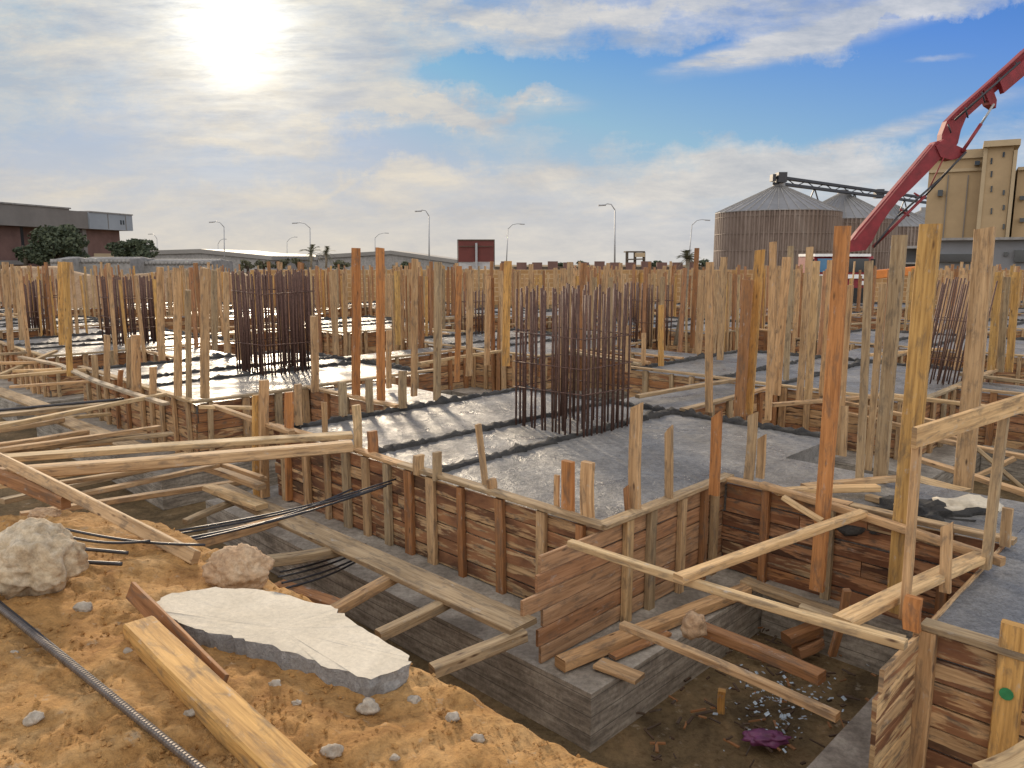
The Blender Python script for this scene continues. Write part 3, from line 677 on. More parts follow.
POSTS = [
 # right hand big posts
 (817, 590, 843, 226, 15, 'orange', 'tall orange timber post rising from the trench wall, left of the right hand group', -.55, None),
 (880, 483, 900, 235, 14, 'grey', 'tall grey weathered timber post between the two orange ones at right', -.05, None),
 (896, 612, 931, 224, 20, 'yellow', 'thickest yellow brown timber post, in front at right', -.6, None),
 (962, 500, 985, 228, 18, 'tan', 'tall tan timber post behind the plank railing at right', -.3, None),
 (859, 488, 869, 261, 8, 'grey', 'slim grey post between the orange post and the grey post at right', -.05, None),
 (838, 455, 850, 285, 7, 'tan', 'slim tan post just right of the tall orange post', 0, None),
 (868, 470, 883, 284, 7, 'grey', 'slim weathered post just left of the tall grey post', 0, None),
 (843, 456, 845, 406, 7, 'tan', 'short tan stake behind the tall orange post', 0, None),
 # on the centre slab front edges
 (358, 452, 356, 405, 9, 'pale', 'pale stake on the slab edge beside the end of the long planks', 0, None),
 (373, 456, 372, 431, 11, 'brown', 'short brown stub beside the end of the long planks', 0, None),
 (419, 474, 419, 455, 12, 'tan', 'first of two short stubs on the left slab edge', 0, None),
 (437, 480, 437, 452, 10, 'grey', 'second of two short stubs on the left slab edge, greyer', 0, None),
 (486, 490, 478, 424, 7, 'tan', 'thin leaning stake on the left slab edge', 0, None),
 (492, 494, 491, 479, 11, 'tan', 'low stub at the foot of the thin leaning stake', 0, None),
 (557, 511, 557, 475, 6, 'tan', 'thin stake of the three near the slab corner', 0, None),
 (568, 515, 568, 461, 14, 'orange', 'orange topped block post near the slab corner', 0, None),
 (588, 521, 588, 462, 15, 'tan', 'tan block post nearest the slab corner', 0, None),
 (628, 514, 626, 487, 6, 'brown', 'small brown stake at the foot of the broken top post', 0, None),
 (635, 513, 637, 407, 13, 'tan', 'broken top post on the front slab edge, tallest there', 0, None),
 (669, 503, 669, 428, 9, 'tan', 'splintered stake right of the broken top post', 0, None),
 (714, 495, 717, 414, 11, 'orange', 'orange splintered stake on the front slab edge', 0, None),
 (748, 482, 753, 415, 10, 'grey', 'grey splintered stake near the right end of the slab edge', 0, None),
 (760, 478, 762, 437, 9, 'tan', 'stub beside the grey splintered stake', 0, None),
 # slab 1 left/back
 (290, 500, 289, 392, 9, 'orange', 'orange brown stake behind the long planks', -.8, None),
 (265, 497, 264, 380, 10, 'tan', 'tan stake left of the orange brown one, behind the long planks', -.8, None),
 (257, 497, 256, 395, 8, 'yellow', 'yellowish stake at the outer end of the long planks', -.8, None),
 (299, 425, 298, 384, 8, 'tan', 'weathered stake at the back left slab edge', 0, None),
 (325, 432, 324, 402, 6, 'tan', 'thin stake over the left end of the centre slab', 0, None),
 (343, 416, 342, 382, 9, 'grey', 'grey flat stake on the back slab edge, leftmost of three', 0, None),
 (370, 412, 369, 379, 8, 'grey', 'grey flat stake on the back slab edge, middle of three', 0, None),
 (403, 408, 403, 371, 9, 'grey', 'grey flat stake on the back slab edge, rightmost of three', 0, None),
 (356, 397, 356, 248, 9, 'orange', 'tall orange brown post, left of the matching pair', 0, None),
 (381, 401, 380, 248, 9, 'orange', 'tall orange brown post, right of the matching pair', 0, None),
 (414, 396, 415, 259, 7, 'tan', 'tall tan post right of the orange pair', 0, None),
 (437, 400, 438, 262, 8, 'grey', 'tall greyish post in front of the tan one, right of the orange pair', 0, None),
 (457, 382, 459, 266, 6, 'orange', 'slim orange post below the end of the long warehouse', 0, None),
 (469, 376, 470, 270, 7, 'tan', 'slim tan post under the red billboard', 0, None),
 (487, 365, 488, 276, 6, 'tan', 'slim tan post under the right edge of the red billboard', 0, None),
 (506, 366, 508, 261, 8, 'yellow', 'bright yellow post left of the big rebar cage', 0, None),
 (315, 392, 314, 316, 8, 'tan', 'mid height tan post right of the dense dark cage', 0, None),
 (398, 345, 397, 271, 6, 'yellow', 'slim yellowish post between the orange pair and the tan post', 0, None),
 (389, 388, 389, 330, 6, 'tan', 'short light post right behind the orange pair', 0, None),
 # left field
 (70, 376, 66, 262, 6, 'yellow', 'yellow post at left in front of the brick building', 0, None),
 (62, 345, 61, 262, 6, 'yellow', 'yellow post farther back beside the first yellow one', 0, None),
 (162, 360, 160, 267, 7, 'tan', 'tan post right of the cage at far left', 0, None),
 (178, 398, 177, 268, 8, 'tan', 'tall tan post at left, leftmost of three in front', 0, None),
 (189, 398, 188, 290, 6, 'grey', 'thin grey post at left, middle of three in front', 0, None),
 (205, 398, 205, 268, 9, 'tan', 'wide tan post at left, rightmost of three in front', 0, None),
 (137, 391, 136, 335, 9, 'tan', 'broad short post at left in front of the far left cage', 0, None),
 (129, 388, 129, 338, 5, 'grey', 'thin short post beside the broad short one at left', 0, None),
 (153, 399, 153, 367, 7, 'tan', 'short stub on the left slab edge', 0, None),
 (107, 383, 107, 335, 6, 'tan', 'mid height stake at the curved left rail', 0, None),
 (95, 380, 94, 355, 6, 'grey', 'short grey stake at the curved left rail', 0, None),
 (120, 388, 121, 370, 5, 'brown', 'small brown stub at the curved left rail', 0, None),
 (227, 353, 226, 272, 6, 'tan', 'slim post left of the dense dark cage', 0, None),
 (215, 350, 214, 270, 6, 'grey', 'slim grey post left of the dense dark cage', 0, None),
 (240, 360, 239, 285, 5, 'tan', 'thin post touching the dense dark cage', 0, None),
 (11, 350, 5, 262, 6, 'tan', 'tan post at the left edge of the photo', 0, None),
 (22, 340, 17, 266, 5, 'tan', 'second post from the left edge of the photo', 0, None),
 # right middle field
 (709, 412, 710, 262, 8, 'tan', 'tall tan post left of the brown pair in front of the silo', 0, None),
 (720, 360, 724, 257, 7, 'tan', 'post standing left of the first silo', 0, None),
 (739, 416, 748, 280, 11, 'brown', 'broad brown post of the pair in front of the first silo', 0, None),
 (748, 414, 760, 250, 10, 'yellow', 'yellow brown post of the pair in front of the first silo', 0, None),
 (768, 420, 773, 242, 7, 'tan', 'slim tall post in front of the first silo, right of the pair', 0, None),
 (776, 395, 787, 257, 9, 'tan', 'wide tan post in front of the first silo', 0, None),
 (786, 380, 791, 246, 6, 'grey', 'slim grey post in front of the first silo', 0, None),
 (799, 405, 810, 247, 7, 'tan', 'tall slim post at the right edge of the first silo', 0, None),
 (808, 400, 816, 261, 8, 'pale', 'pale post in front of the truck cab, left side', 0, None),
 (822, 395, 831, 260, 7, 'tan', 'tan post hidden behind the tall orange one', 0, None),
 (661, 366, 661, 305, 6, 'yellow', 'short yellow post right of the big rebar cage', 0, None),
 (643, 365, 644, 333, 5, 'tan', 'stub right of the big rebar cage', 0, None),
 (628, 372, 628, 326, 6, 'tan', 'short tan post at the right of the big rebar cage', 0, None),
 (692, 348, 697, 248, 5, 'brown', 'slim dark post right beside the little palm', 0, None),
 (991, 372, 999, 272, 7, 'yellow', 'bright yellow post at right, left one of the pair', 0, None),
 (1009, 372, 1017, 272, 7, 'yellow', 'bright yellow post at right, right one of the pair', 0, None),
 (1000, 372, 1007, 277, 7, 'grey', 'grey post between the two bright yellow ones at right', 0, None),
 (957, 370, 965, 275, 6, 'tan', 'slim tan post behind the slanting cage at right', 0, None),
 (531, 352, 531, 264, 5, 'tan', 'slim post behind the left side of the big rebar cage', 0, None),
 (569, 345, 570, 262, 6, 'tan', 'post behind the middle of the big rebar cage', 0, None),
 (300, 340, 300, 262, 5, 'brown', 'slim brown post behind the dense dark cage', 0, None),
 (279, 340, 280, 262, 5, 'tan', 'slim tan post behind the dense dark cage', 0, None),
]
for xb, yb, xt, yt, w, tn, lab, z0, zl in POSTS:
    br = .9 if ('splinter' in lab or 'broken' in lab) else random.choice((0, 0, .12))
    post(xb, yb, xt, yt, w, tn, lab, z0, zl, broken=br)
# green paint marks on two stakes are tiny: left in the paint material of the big post further down

# distant crowd of posts
npost = 0; rest = MB()
cells = []
for y, i, j in ordered:
    if (i, j) in ((0, 0), (-1, 0)): continue
    cells.append((y, i, j))
cand = []
for y, i, j in cells:
    da = i*PA; db = j*PB
    for k in range(60):
        side_i = random.random()
        if side_i < .3: a, b = random.uniform(0, SA), -.09
        elif side_i < .55: a, b = -.09, random.uniform(0, SB)
        elif side_i < .75: a, b = random.uniform(0, SA), SB+.09
        elif side_i < .9: a, b = SA+.09, random.uniform(0, SB)
        else: a, b = random.uniform(SA, PA), random.choice((TBm[0]-.09, TBm[1]+.09))
        cand.append(G(a+da, b+db))
cand = [p for p in cand if not (800 < 512+p.x/depth(p)*F < 935 and random.random() < .75)]
cand = [p for p in cand if not (512+p.x/depth(p)*F < 350 and p.y < 24 and random.random() < .65)]
cand = [p for p in cand if vis(p, 10) and p.y > 15.5 and p.y < YMAX]
random.shuffle(cand); cand.sort(key=lambda p: round(p.y/6))
protos = []
for k in range(14):
    h = random.choice((1.0, 1.35, 1.5, 1.55, 1.6, 1.7, 1.75, 1.75, 1.85, 1.6, 1.7)); w = random.choice((.055, .065, .075, .09, .11))
    o = MB().beam((0, 0, ZB), (random.uniform(-.03, .03), random.uniform(-.03, .03), h), w, w*.6, random.choice(('tan', 'tan', 'grey', 'brown', 'grey', 'tan', 'pale', 'red', 'yellow')), side=U, seg=3, warp=.015, cham=.06).build('timber_post', 'wood', origin=(0, 0, ZB))
    protos.append(o)
DCAP = 215
for k, p in enumerate(cand[:DCAP+850]):
    if k < DCAP:
        src = protos[k % 14]; o = src if k < 14 else src.copy()
        if k >= 14: col.objects.link(o)
        o.location = (p.x, p.y, ZB); o.rotation_euler = (random.uniform(-.025, .025), random.uniform(-.025, .025), random.uniform(0, 3) if k % 3 == 0 else random.choice((0, PI/2, PI)))
        tag(o, 'timber post in the distant crowd of posts before the far wall', 'post', 'distant crowd of timber posts')
    else:
        h = random.uniform(1.2, 1.7)
        rest.beam(Vector((p.x, p.y, ZB)), Vector((p.x, p.y, h)), random.uniform(.05, .09), .045, random.choice(('tan', 'tan', 'grey', 'brown', 'yellow', 'red', 'red')), side=U, cham=0)
if rest.v: tag(rest.build('far_posts', 'wood'), 'mass of thin timber posts too far off to count, along the far wall', 'posts', kind='stuff')

# loose poles lying over distant trenches
for k in range(46):
    y, i, j = random.choice(cells[:22]); da = i*PA; db = j*PB
    if k % 2: a = random.uniform(-.2, SA); p0 = G(a+da, -.2+db, .05+random.uniform(0, .04)); p1 = G(a+da+random.uniform(-.8, .8), -2.6+db+.1, .05)
    else: b = random.uniform(0, SB); p0 = G(.2+da, b+db, .06); p1 = G(-2.3+da, b+db+random.uniform(-.8, .8), .05)
    if not vis(p0, 50) or p0.y < 9: continue
    timber('timber_pole', 'loose timber laid across a trench in the distant rows', 'timber', p0, p1, .09, .05, random.choice(('tan', 'pale', 'grey')), grp='loose timbers across distant trenches', seg=3)

# ------------------------------------------------------------------ rebar cages
def cage(c, wa, wb, na, nb, h, label, r=.012, hoops=(.25, .55, .85, 1.15), inner=True, lean=(0, 0), mat='rust_steel'):
    t = empty('rebar_cage', (c.x, c.y, -.05)); pts = []
    for i in range(na):
        s = -wa/2+wa*i/(na-1); pts += [(s, -wb/2), (s, wb/2)]
    for i in range(1, nb-1):
        s = -wb/2+wb*i/(nb-1); pts += [(-wa/2, s), (wa/2, s)]
    if inner:
        for i in range(1, na-1): pts.append((-wa/2+wa*i/(na-1), random.uniform(-.35, .35)*wb))
    for a, b in pts:
        q = Vector((c.x, c.y, -.06))+U*a+V*b+Vector((random.uniform(-.025, .025), random.uniform(-.025, .025), 0))
        tp = q+Vector((lean[0]+random.uniform(-.025, .025), lean[1]+random.uniform(-.025, .025), h+.06+random.uniform(-.09, .05)))
        mid = (q+tp)/2+Vector((random.uniform(-.012, .012), 0, 0))
        MB().tube([q, mid, tp], r, 6).build('bar', mat, t, smooth=True)
    for hz in hoops:
        mb = MB(); k = hz/h; o = Vector((c.x+lean[0]*k, c.y+lean[1]*k, hz+random.uniform(-.03, .03))); e = .03
        cs = [o+U*sa*(wa/2+e)+V*sb*(wb/2+e)+Vector((0, 0, random.uniform(-.02, .02))) for sa, sb in ((-1, -1), (1, -1), (1, 1), (-1, 1))]
        for q in range(4): mb.tube([cs[q], cs[(q+1) % 4]], r*.55, 5)
        mb.build('hoop', mat, t, smooth=True)
    return tag(t, label, 'rebar cage', 'column rebar cages')
def gpt(px, py): return P(px, py, -.04)
cage(gpt(572, 425), 1.02, .86, 14, 11, 1.62, 'tall rusty rebar cage rising from the centre slab', r=.0125, hoops=(.4, .75, 1.1))
cage(gpt(277, 370), 1.05, .95, 16, 12, 1.72, 'dense dark rebar cage on the pale slab left of centre', r=.016, hoops=(.5, 1.35), mat='rust_steel')
cage(gpt(134, 342), 1.15, .95, 15, 10, 1.5, 'dark rebar cage below the palm like bush at left, behind tan posts', r=.017, hoops=(.3, .6, 1.0))
cage(gpt(53, 332), .5, .5, 5, 5, 1.35, 'small dark rebar cage beside the yellow posts at left', r=.02, hoops=(.4, .9))
cage(gpt(37, 330), .2, .3, 3, 4, 1.3, 'narrow bundle like rebar cage at the far left', r=.022, hoops=(.5,))
cage(gpt(646, 344), .95, .6, 8, 5, 1.35, 'thin rebar cage behind the big one, right side', r=.013, hoops=(.5, 1.0))
cage(gpt(938, 382), .8, .5, 8, 4, 1.62, 'slanting rebar cage between the tall posts at right', r=.012, hoops=(.35, 1.0), lean=(.22, 0))
cage(gpt(474, 334), .8, .6, 7, 4, 1.1, 'low distant rebar cage under the red billboard', r=.013, hoops=(.4, .85))
cage(gpt(632, 322), 1.0, .6, 8, 4, 1.2, 'farthest rebar cage against the yellow wall', r=.014, hoops=(.5,))

# ------------------------------------------------------------------ near timbers over the right trench
X = []
def tb(label, a, za, b, zb, w, t, tn, name='timber_pole', **k):
    return timber(name, label, 'timber', P(a[0], a[1], za), P(b[0], b[1], zb), w, t, tn, **k)
tb('long thin pole spanning the trench from the slab corner to the right slab', (570, 543), .06, (906, 645), .10, .06, .045, 'pale', warp=.02)
tb('pale batten rising from the long thin pole to the back trench wall', (678, 579), .11, (863, 513), .10, .075, .05, 'pale')
tb('thin pole slanting down from the corner stud to the lower right', (622, 625), -.42, (838, 717), -.42, .06, .045, 'tan', warp=.015)
tb('stained strut below the long pole with a green paint band', (700, 628), -.52, (822, 678), -.5, .10, .07, 'brown')
tb('thick timber lying on the concrete ledge at the foot of the formwork', (560, 664), -.76, (746, 590), -.76, .115, .085, 'tan', name='timber_beam')
tb('short board lying on the ledge in front of the thick timber', (598, 663), -.79, (640, 679), -.79, .13, .03, 'tan', name='board')
tb('dark narrow board on the ledge behind the short one', (612, 657), -.79, (668, 633), -.79, .07, .03, 'brown', name='board')
tb('dirty plank on the trench floor along the back trench wall', (744, 581), -.72, (846, 618), -.72, .12, .05, 'grey', name='board')
tb('long pole lying along the top of the back trench wall', (762, 485), .075, (1003, 562), .06, .065, .055, 'tan', warp=.02)
tb('short white splintered batten leaning behind the trench wall', (783, 497), .16, (822, 521), .04, .06, .03, 'pale')
tb('wide pale plank along the left edge of the right slab', (842, 622), .085, (982, 556), .075, .11, .045, 'pale', name='board')
tb('batten nailed beside the pale plank at the right slab corner', (800, 607), .07, (905, 640), .045, .055, .03, 'grey')
tb('small leaning stake standing in the right trench', (832, 655), -.8, (847, 590), -.25, .05, .04, 'brown')
tb('cut block of timber lying in the right trench', (786, 640), -1.0, (818, 628), -.95, .12, .1, 'brown', name='timber_block')
tb('second cut block of timber in the right trench', (796, 652), -1.1, (820, 641), -1.05, .10, .09, 'red', name='timber_block')
tb('small stake at the far foot of the concrete ledge', (721, 712), -1.2, (722, 690), -1.0, .05, .04, 'yellow')
tb('pale board poking in at the bottom right corner', (985, 775), -.25, (1040, 748), -.2, .12, .04, 'pale', name='board')
# more clutter behind the trench wall, right of centre
for lab, a, za, b, zb, w, t, tn in [
  ('pole from the orange post towards the grey post at right', (803, 487), .04, (905, 478), .03, .07, .05, 'tan'),
  ('rail in front of the grey strip right of the centre slab', (776, 492), .02, (878, 488), .03, .09, .05, 'pale'),
  ('upper rail behind the tall orange post', (772, 405), .05, (880, 396), .04, .09, .05, 'tan'),
  ('second rail behind the tall orange post', (840, 402), -.05, (975, 431), -.05, .07, .05, 'tan'),
  ('third rail crossing behind the right hand posts', (842, 412), -.2, (965, 441), -.2, .07, .05, 'tan'),
  ('long rail running off right behind the plank railing', (880, 394), .05, (1024, 412), .05, .1, .05, 'pale'),
  ('lower rail running off right behind the plank railing', (925, 437), -.1, (1030, 458), -.1, .08, .05, 'tan'),
  ('rail at knee height behind the plank railing stud', (905, 455), -.2, (1030, 495), -.2, .09, .05, 'tan'),
  ('crossed brace leaning left behind the railing', (975, 447), .0, (1030, 495), -.5, .07, .04, 'grey'),
  ('crossed brace leaning right behind the railing', (962, 482), -.4, (1015, 458), -.1, .07, .04, 'tan'),
  ('pale board lying behind the dark debris at right', (912, 478), -.15, (965, 492), -.15, .22, .03, 'pale'),
  ('pole under the pale board behind the debris', (880, 480), -.1, (1030, 520), -.1, .07, .05, 'tan'),
  ('short post stub rail left of the debris', (868, 497), -.02, (905, 510), -.02, .07, .05, 'grey')]:
    tb(lab, a, za, b, zb, w, t, tn)
# dark debris heap with a white sheet
def blob(c, rx, ry, rz, seed, sub=3, amp=.25, fr=1.6):
    import bmesh
    bm = bmesh.new(); bmesh.ops.create_icosphere(bm, subdivisions=sub, radius=1)
    mb = MB()
    for v in bm.verts:
        n = v.co.normalized(); k = 1+amp*fbm(n*fr+Vector((seed, 0, 0)), 4)+(.045*fbm(n*7+Vector((seed, 3, 0)), 4)-.10*max(0, noise.noise(n*5+Vector((2, seed, 0)))-.12) if sub > 4 else 0)
        k -= .12*max(0, noise.noise(n*1.1+Vector((0, seed, 0))))
        mb.v.append(Vector((n.x*rx*k, n.y*ry*k, n.z*rz*k))+Vector(c))
    for f in bm.faces: mb.face(tuple(v.index for v in f.verts))
    bm.free(); return mb
tag(blob(P(925, 520, -.12), .55, .3, .13, 3, 4, .7, 3).build('rubbish_heap', 'dirty_mortar', smooth=True), 'black wet rubbish heaped behind the trench wall at right', 'rubbish')
tag(blob(P(966, 513, -.08), .33, .13, .13, 8, 4, .3, 2.5).build('cement_bag', 'rubble_white', smooth=True), 'crumpled white sack behind the thick post at right', 'sack')

# studs on the short formwork face and the far trench wall
def stud_px(xb, yb, yt, w, tn, label, zb, nrm_off=0.0, xt=None, grp='studs nailed to the near formwork'):
    b = P(xb, yb, zb); t_ = Q(xt if xt else xb+(xb-512)*(yb-yt)/4900, yt, b.y)
    ww = w/F*depth(b)/1.05
    return timber('formwork_stud', label, 'stud', b, t_, ww, ww*.5, tn, side=V, grp=grp, seg=5, warp=.006)
def child_stud(panel, s, w, tn, dr, nrm, p0, up=0.0, low=ZB-.02):
    q = Vector(p0)+nrm*.056+dr*s
    MB().beam(q+Vector((0, 0, low)), q+Vector((0, 0, up)), w, .055, tn, side=dr, seg=5, warp=.006).build('stud', 'wood', panel)
# B face studs at b offsets
def b_of(px, py): return ab(P(px, py, 0))[1]
for px, py, w, tn, up in ((630, 520, .085, 'pale', .0), (667, 514, .085, 'grey', .0), (711, 505, .075, 'tan', 0), (747, 492, .08, 'grey', 0), (736, 496, .06, 'brown', 0)):
    child_stud(pB, b_of(px, py), w, tn, V, -U, G(0, 0), up)
# D face studs
def a_of(px, py): return ab(P(px, py, 0))[0]
for px, py, w, tn, up in ((893, 648, .11, 'tan', 0.0), (1004, 668, .12, 'yellow', .17)):
    s = a_of(px, py)+PA; s = min(s, SA-.02)
    child_stud(pD, s, w, tn, U, -V, G(-PA, 0), up)
mb = MB(); q = G(-PA, 0)-V*.0875+U*(min(a_of(1004, 668)+PA, SA))+Vector((0, 0, -.19))
mb.tube([q, q-V*.003], .032, 12); mb.build('paint_mark', 'green_paint', pD)
for s, tn in ((.35, 'brown'), (1.2, 'grey'), (1.75, 'brown')):
    child_stud(pC, s, .07, tn, U, -V, G(-PA+SA, TBm[0]), 0)
# orange stub and stakes at right slab corner
post(912, 630, 914, 597, 17, 'orange', 'orange stub at the corner of the right slab, foot of the railing stud', .0)
post(945, 592, 947, 525, 11, 'tan', 'pointed stake on the left edge of the right slab', .0, broken=.8)
post(1005, 546, 1008, 508, 10, 'tan', 'small stake on the far edge of the right slab', .0)
# plank railing
rl = empty('plank_railing', P(905, 612, .02)); Y1 = P(905, 612, .02).y; Y2 = P(985, 566, .02).y
def rb(a, b, w, t, tn, nm, side): MB().beam(a, b, w, t, tn, side=side, seg=6, warp=.006).build(nm, 'wood', rl)
rb(P(904, 618, .02), Q(917, 446, Y1), .058, .04, 'tan', 'upright', V)
rb(P(986, 568, .02), Q(1006, 405, Y2), .085, .05, 'grey', 'upright', V)
pl0 = Q(914, 438, Y1-.03); pl1 = Q(1062, 391, Y2+.35)
rb(pl0, pl1, .028, .115, 'pale', 'top_plank', U)
tag(rl, 'railing of one pale plank on two uprights at the right edge', 'railing')

# ------------------------------------------------------------------ trench on the left: walkway and crossing timbers
def plank(label, a, za, b, zb, w, t, tn, name='plank', **k): return tb(label, a, za, b, zb, w, t, tn, name=name, **k)
plank('long grey speckled walkway plank above the concrete ledge', (214, 486), -.42, (524, 627), -.42, .25, .04, 'grey', warp=.006, seg=12)
for lab, a, za, b, zb, w, t, tn in [
 ('crossbeam under the near end of the walkway plank', (432, 671), -.52, (524, 634), -.46, .09, .08, 'grey'),
 ('crossbeam under the middle of the walkway plank', (378, 636), -.52, (450, 601), -.46, .08, .075, 'grey'),
 ('crossbeam left of the middle of the walkway plank', (332, 612), -.52, (398, 575), -.46, .085, .08, 'tan'),
 ('dirty crossbeam behind the orange rock', (262, 562), -.45, (345, 549), -.46, .10, .08, 'grey'),
 ('crossbeam from the dirt bank towards the far end of the walkway', (183, 547), -.25, (282, 519), -.42, .09, .08, 'tan'),
 ('dark low plank in the trench beside the orange rock', (278, 584), -.6, (342, 606), -.6, .12, .04, 'brown'),
 ('batten running down from the bank under the long planks', (78, 495), .0, (218, 465), -.1, .07, .04, 'tan'),
 ('second batten under the long planks', (60, 483), -.1, (215, 458), -.1, .06, .04, 'grey'),
 ('short beam piece under the right part of the long planks', (208, 468), -.2, (262, 487), -.25, .10, .06, 'tan'),
 ('second short beam piece under the long planks', (208, 487), -.35, (262, 507), -.35, .13, .05, 'pale'),
 ('grimy batten lying low beside the concrete block at left', (185, 522), -.5, (240, 500), -.45, .08, .05, 'grey'),
 ('thin batten above the short beam pieces', (214, 462), -.1, (262, 478), -.15, .06, .04, 'tan'),
 ('grey walkway plank at left, near half', (40, 411), -.45, (135, 448), -.45, .28, .04, 'grey'),
 ('grey walkway plank at left, far half', (-10, 388), -.42, (52, 410), -.42, .28, .04, 'grey'),
 ('timber across the trench at left, uppermost of three', (-10, 432), -.3, (62, 420), -.4, .10, .06, 'tan'),
 ('timber across the trench at left, middle of three', (-10, 447), -.25, (86, 432), -.4, .12, .07, 'tan'),
 ('timber across the trench at left, lowest of three', (-10, 456), -.2, (82, 441), -.4, .10, .06, 'grey'),
 ('batten crossing low at left below the three timbers', (60, 450), -.4, (112, 443), -.4, .06, .04, 'tan'),
 ('level rail in front of the left formwork, lower one', (10, 387), .0, (98, 381), .05, .07, .04, 'tan'),
 ('level rail in front of the left formwork, upper one', (14, 371), .0, (63, 369), .05, .08, .05, 'pale'),
 ('brace slanting up to the curved left rail', (-5, 377), -.1, (56, 351), .12, .08, .05, 'pale'),
 ('rail behind the slanting brace at far left', (-5, 363), .05, (40, 362), .05, .09, .05, 'tan'),
 ('thin pole from the left slab corner down to the long planks', (214, 406), .05, (292, 433), .06, .07, .05, 'tan'),
 ('upper thin pole left of the centre slab', (200, 407), .05, (262, 408), .04, .08, .04, 'pale'),
 ]: tb(lab, a, za, b, zb, w, t, tn)
for k in range(11):
    a_ = 4.6+k*.62+random.uniform(-.15, .15); z_ = random.uniform(-.5, -.15)
    p0, p1 = G(a_, -2.7, z_), G(a_+random.uniform(-.5, .7), -.35+random.uniform(-.2, .1), z_-.1)
    px = int(512+p0.x/depth(p0)*F)
    timber('timber_pole', ['tan', 'grey', 'pale'][k % 3]+' timber bridging the left trench, number %s along from the long plank pair' % ['one', 'two', 'three', 'four', 'five', 'six', 'seven', 'eight', 'nine', 'ten', 'eleven'][k], 'timber', p0, p1, random.uniform(.06, .14), .05, ['tan', 'grey', 'pale'][k % 3], grp='timbers bridging the left trench')
# two big planks side by side
tb('long pale plank of the pair reaching the slab edge, farther one', (-30, 461), .12, (352, 435), .12, .17, .055, 'pale', name='plank', seg=12)
tb('long pale plank of the pair reaching the slab edge, nearer one', (-30, 476), .14, (352, 446), .13, .14, .10, 'tan', name='plank', seg=12)
tb('thick beam slanting from the left edge down over the dirt bank', (-30, 444), .30, (196, 558), .10, .05, .085, 'tan', name='timber_beam', side=U)
tb('lower beam parallel to the thick slanting one at the left edge', (-20, 468), .17, (66, 503), .12, .07, .10, 'brown', name='timber_beam')
# curved top rail at the left
mb = MB(); pts = [P(20, 357, .08), P(60, 365, .07), P(95, 381, .08), P(130, 393, .07), P(166, 404, .07)]
for a, b in zip(pts, pts[1:]): mb.beam(a, b, .10, .04, (.42, .34, .24), jit=0, seg=2)
tag(mb.build('timber_rail', 'wood'), 'curved rail of battens along the top of the left formwork', 'timber')

# rebar bundles
def rods(name, label, ends, r, mat, n=10, sag=.0, cat='rebar'):
    mb = MB()
    for (a, b) in ends:
        pts = [a+(b-a)*k/n+Vector((0, 0, -sag*math.sin(PI*k/n))) for k in range(n+1)]
        mb.tube(pts, r, 7)
    return tag(mb.build(name, mat, smooth=True), label, cat, 'loose reinforcing bars')
rods('rebar_bundle', 'bundle of dark reinforcing bars hanging across the left trench to the formwork',
     [(P(140+dx, 540+dy, -.02), P(392+ex, 483+ey, -.1)) for dx, dy, ex, ey in ((0, 0, 0, 0), (14, 4, -6, 3), (30, -8, 4, -4), (4, 8, -20, 7), (44, 2, -40, 6))], .0085, 'dark_steel', sag=.05)
rods('rebar_bundle', 'second bundle of dark bars below the dirty crossbeam', [(P(278+dx, 577+dy, -.55), P(366+ex, 549+ey, -.6)) for dx, dy, ex, ey in ((0, 0, 0, 0), (4, 6, 2, 4), (8, 11, -3, 9), (2, -5, 0, -5))], .009, 'dark_steel', sag=.03)
rods('rebar_rod', 'thin dark bar resting on the three timbers at left', [(P(-10, 411, -.1), P(124, 399, -.05))], .02, 'dark_steel')
rods('rebar_rod', 'black bars lying on the dirt above the orange rock, upper', [(P(60, 528, .25), P(205, 545, .16)), (P(60, 535, .24), P(150, 541, .19))], .009, 'dark_steel', sag=.03)
rods('rebar_rod', 'short black bar lying on the dirt right of the boulder', [(P(84, 562, .2), P(122, 564, .18))], .012, 'dark_steel')
rods('rebar_rod', 'short grey bar above the short black bar on the dirt', [(P(84, 549, .22), P(128, 553, .19))], .011, 'dark_steel')
# ribbed rod pair in the foreground
def ribbed(a, b, r, label, mat='bright_rebar'):
    mb = MB(); L = (b-a).length; n = int(L/.006); pts = []; d = (b-a)/n
    base = 0; K = 10; dn = d.normalized(); s = dn.cross(Vector((0, 0, 1))).normalized(); u = s.cross(dn)
    for k in range(n+1):
        rr = r*(1.10 if k % 3 == 0 else .97); q = a+d*k
        for i in range(K):
            th = 2*PI*i/K; sh = .004*math.sin(th)
            mb.v.append(q+dn*sh+s*math.cos(th)*rr+u*math.sin(th)*rr)
    for k in range(n):
        for i in range(K):
            x = k*K+i; y = k*K+(i+1) % K; mb.face((x, y, y+K, x+K))
    return tag(mb.build('rebar_rod', mat, smooth=False), label, 'rebar', 'loose reinforcing bars')
a = on_bank(-25, 597); b = on_bank(205, 785)
ribbed(a+Vector((0, 0, .055)), b+Vector((0, 0, .05)), .015, 'ribbed steel bar across the bottom left corner, upper of the two')
ribbed(a+Vector((.02, .028, .03)), b+Vector((.0, .03, .02)), .013, 'ribbed steel bar across the bottom left corner, lower of the two', 'dark_steel')

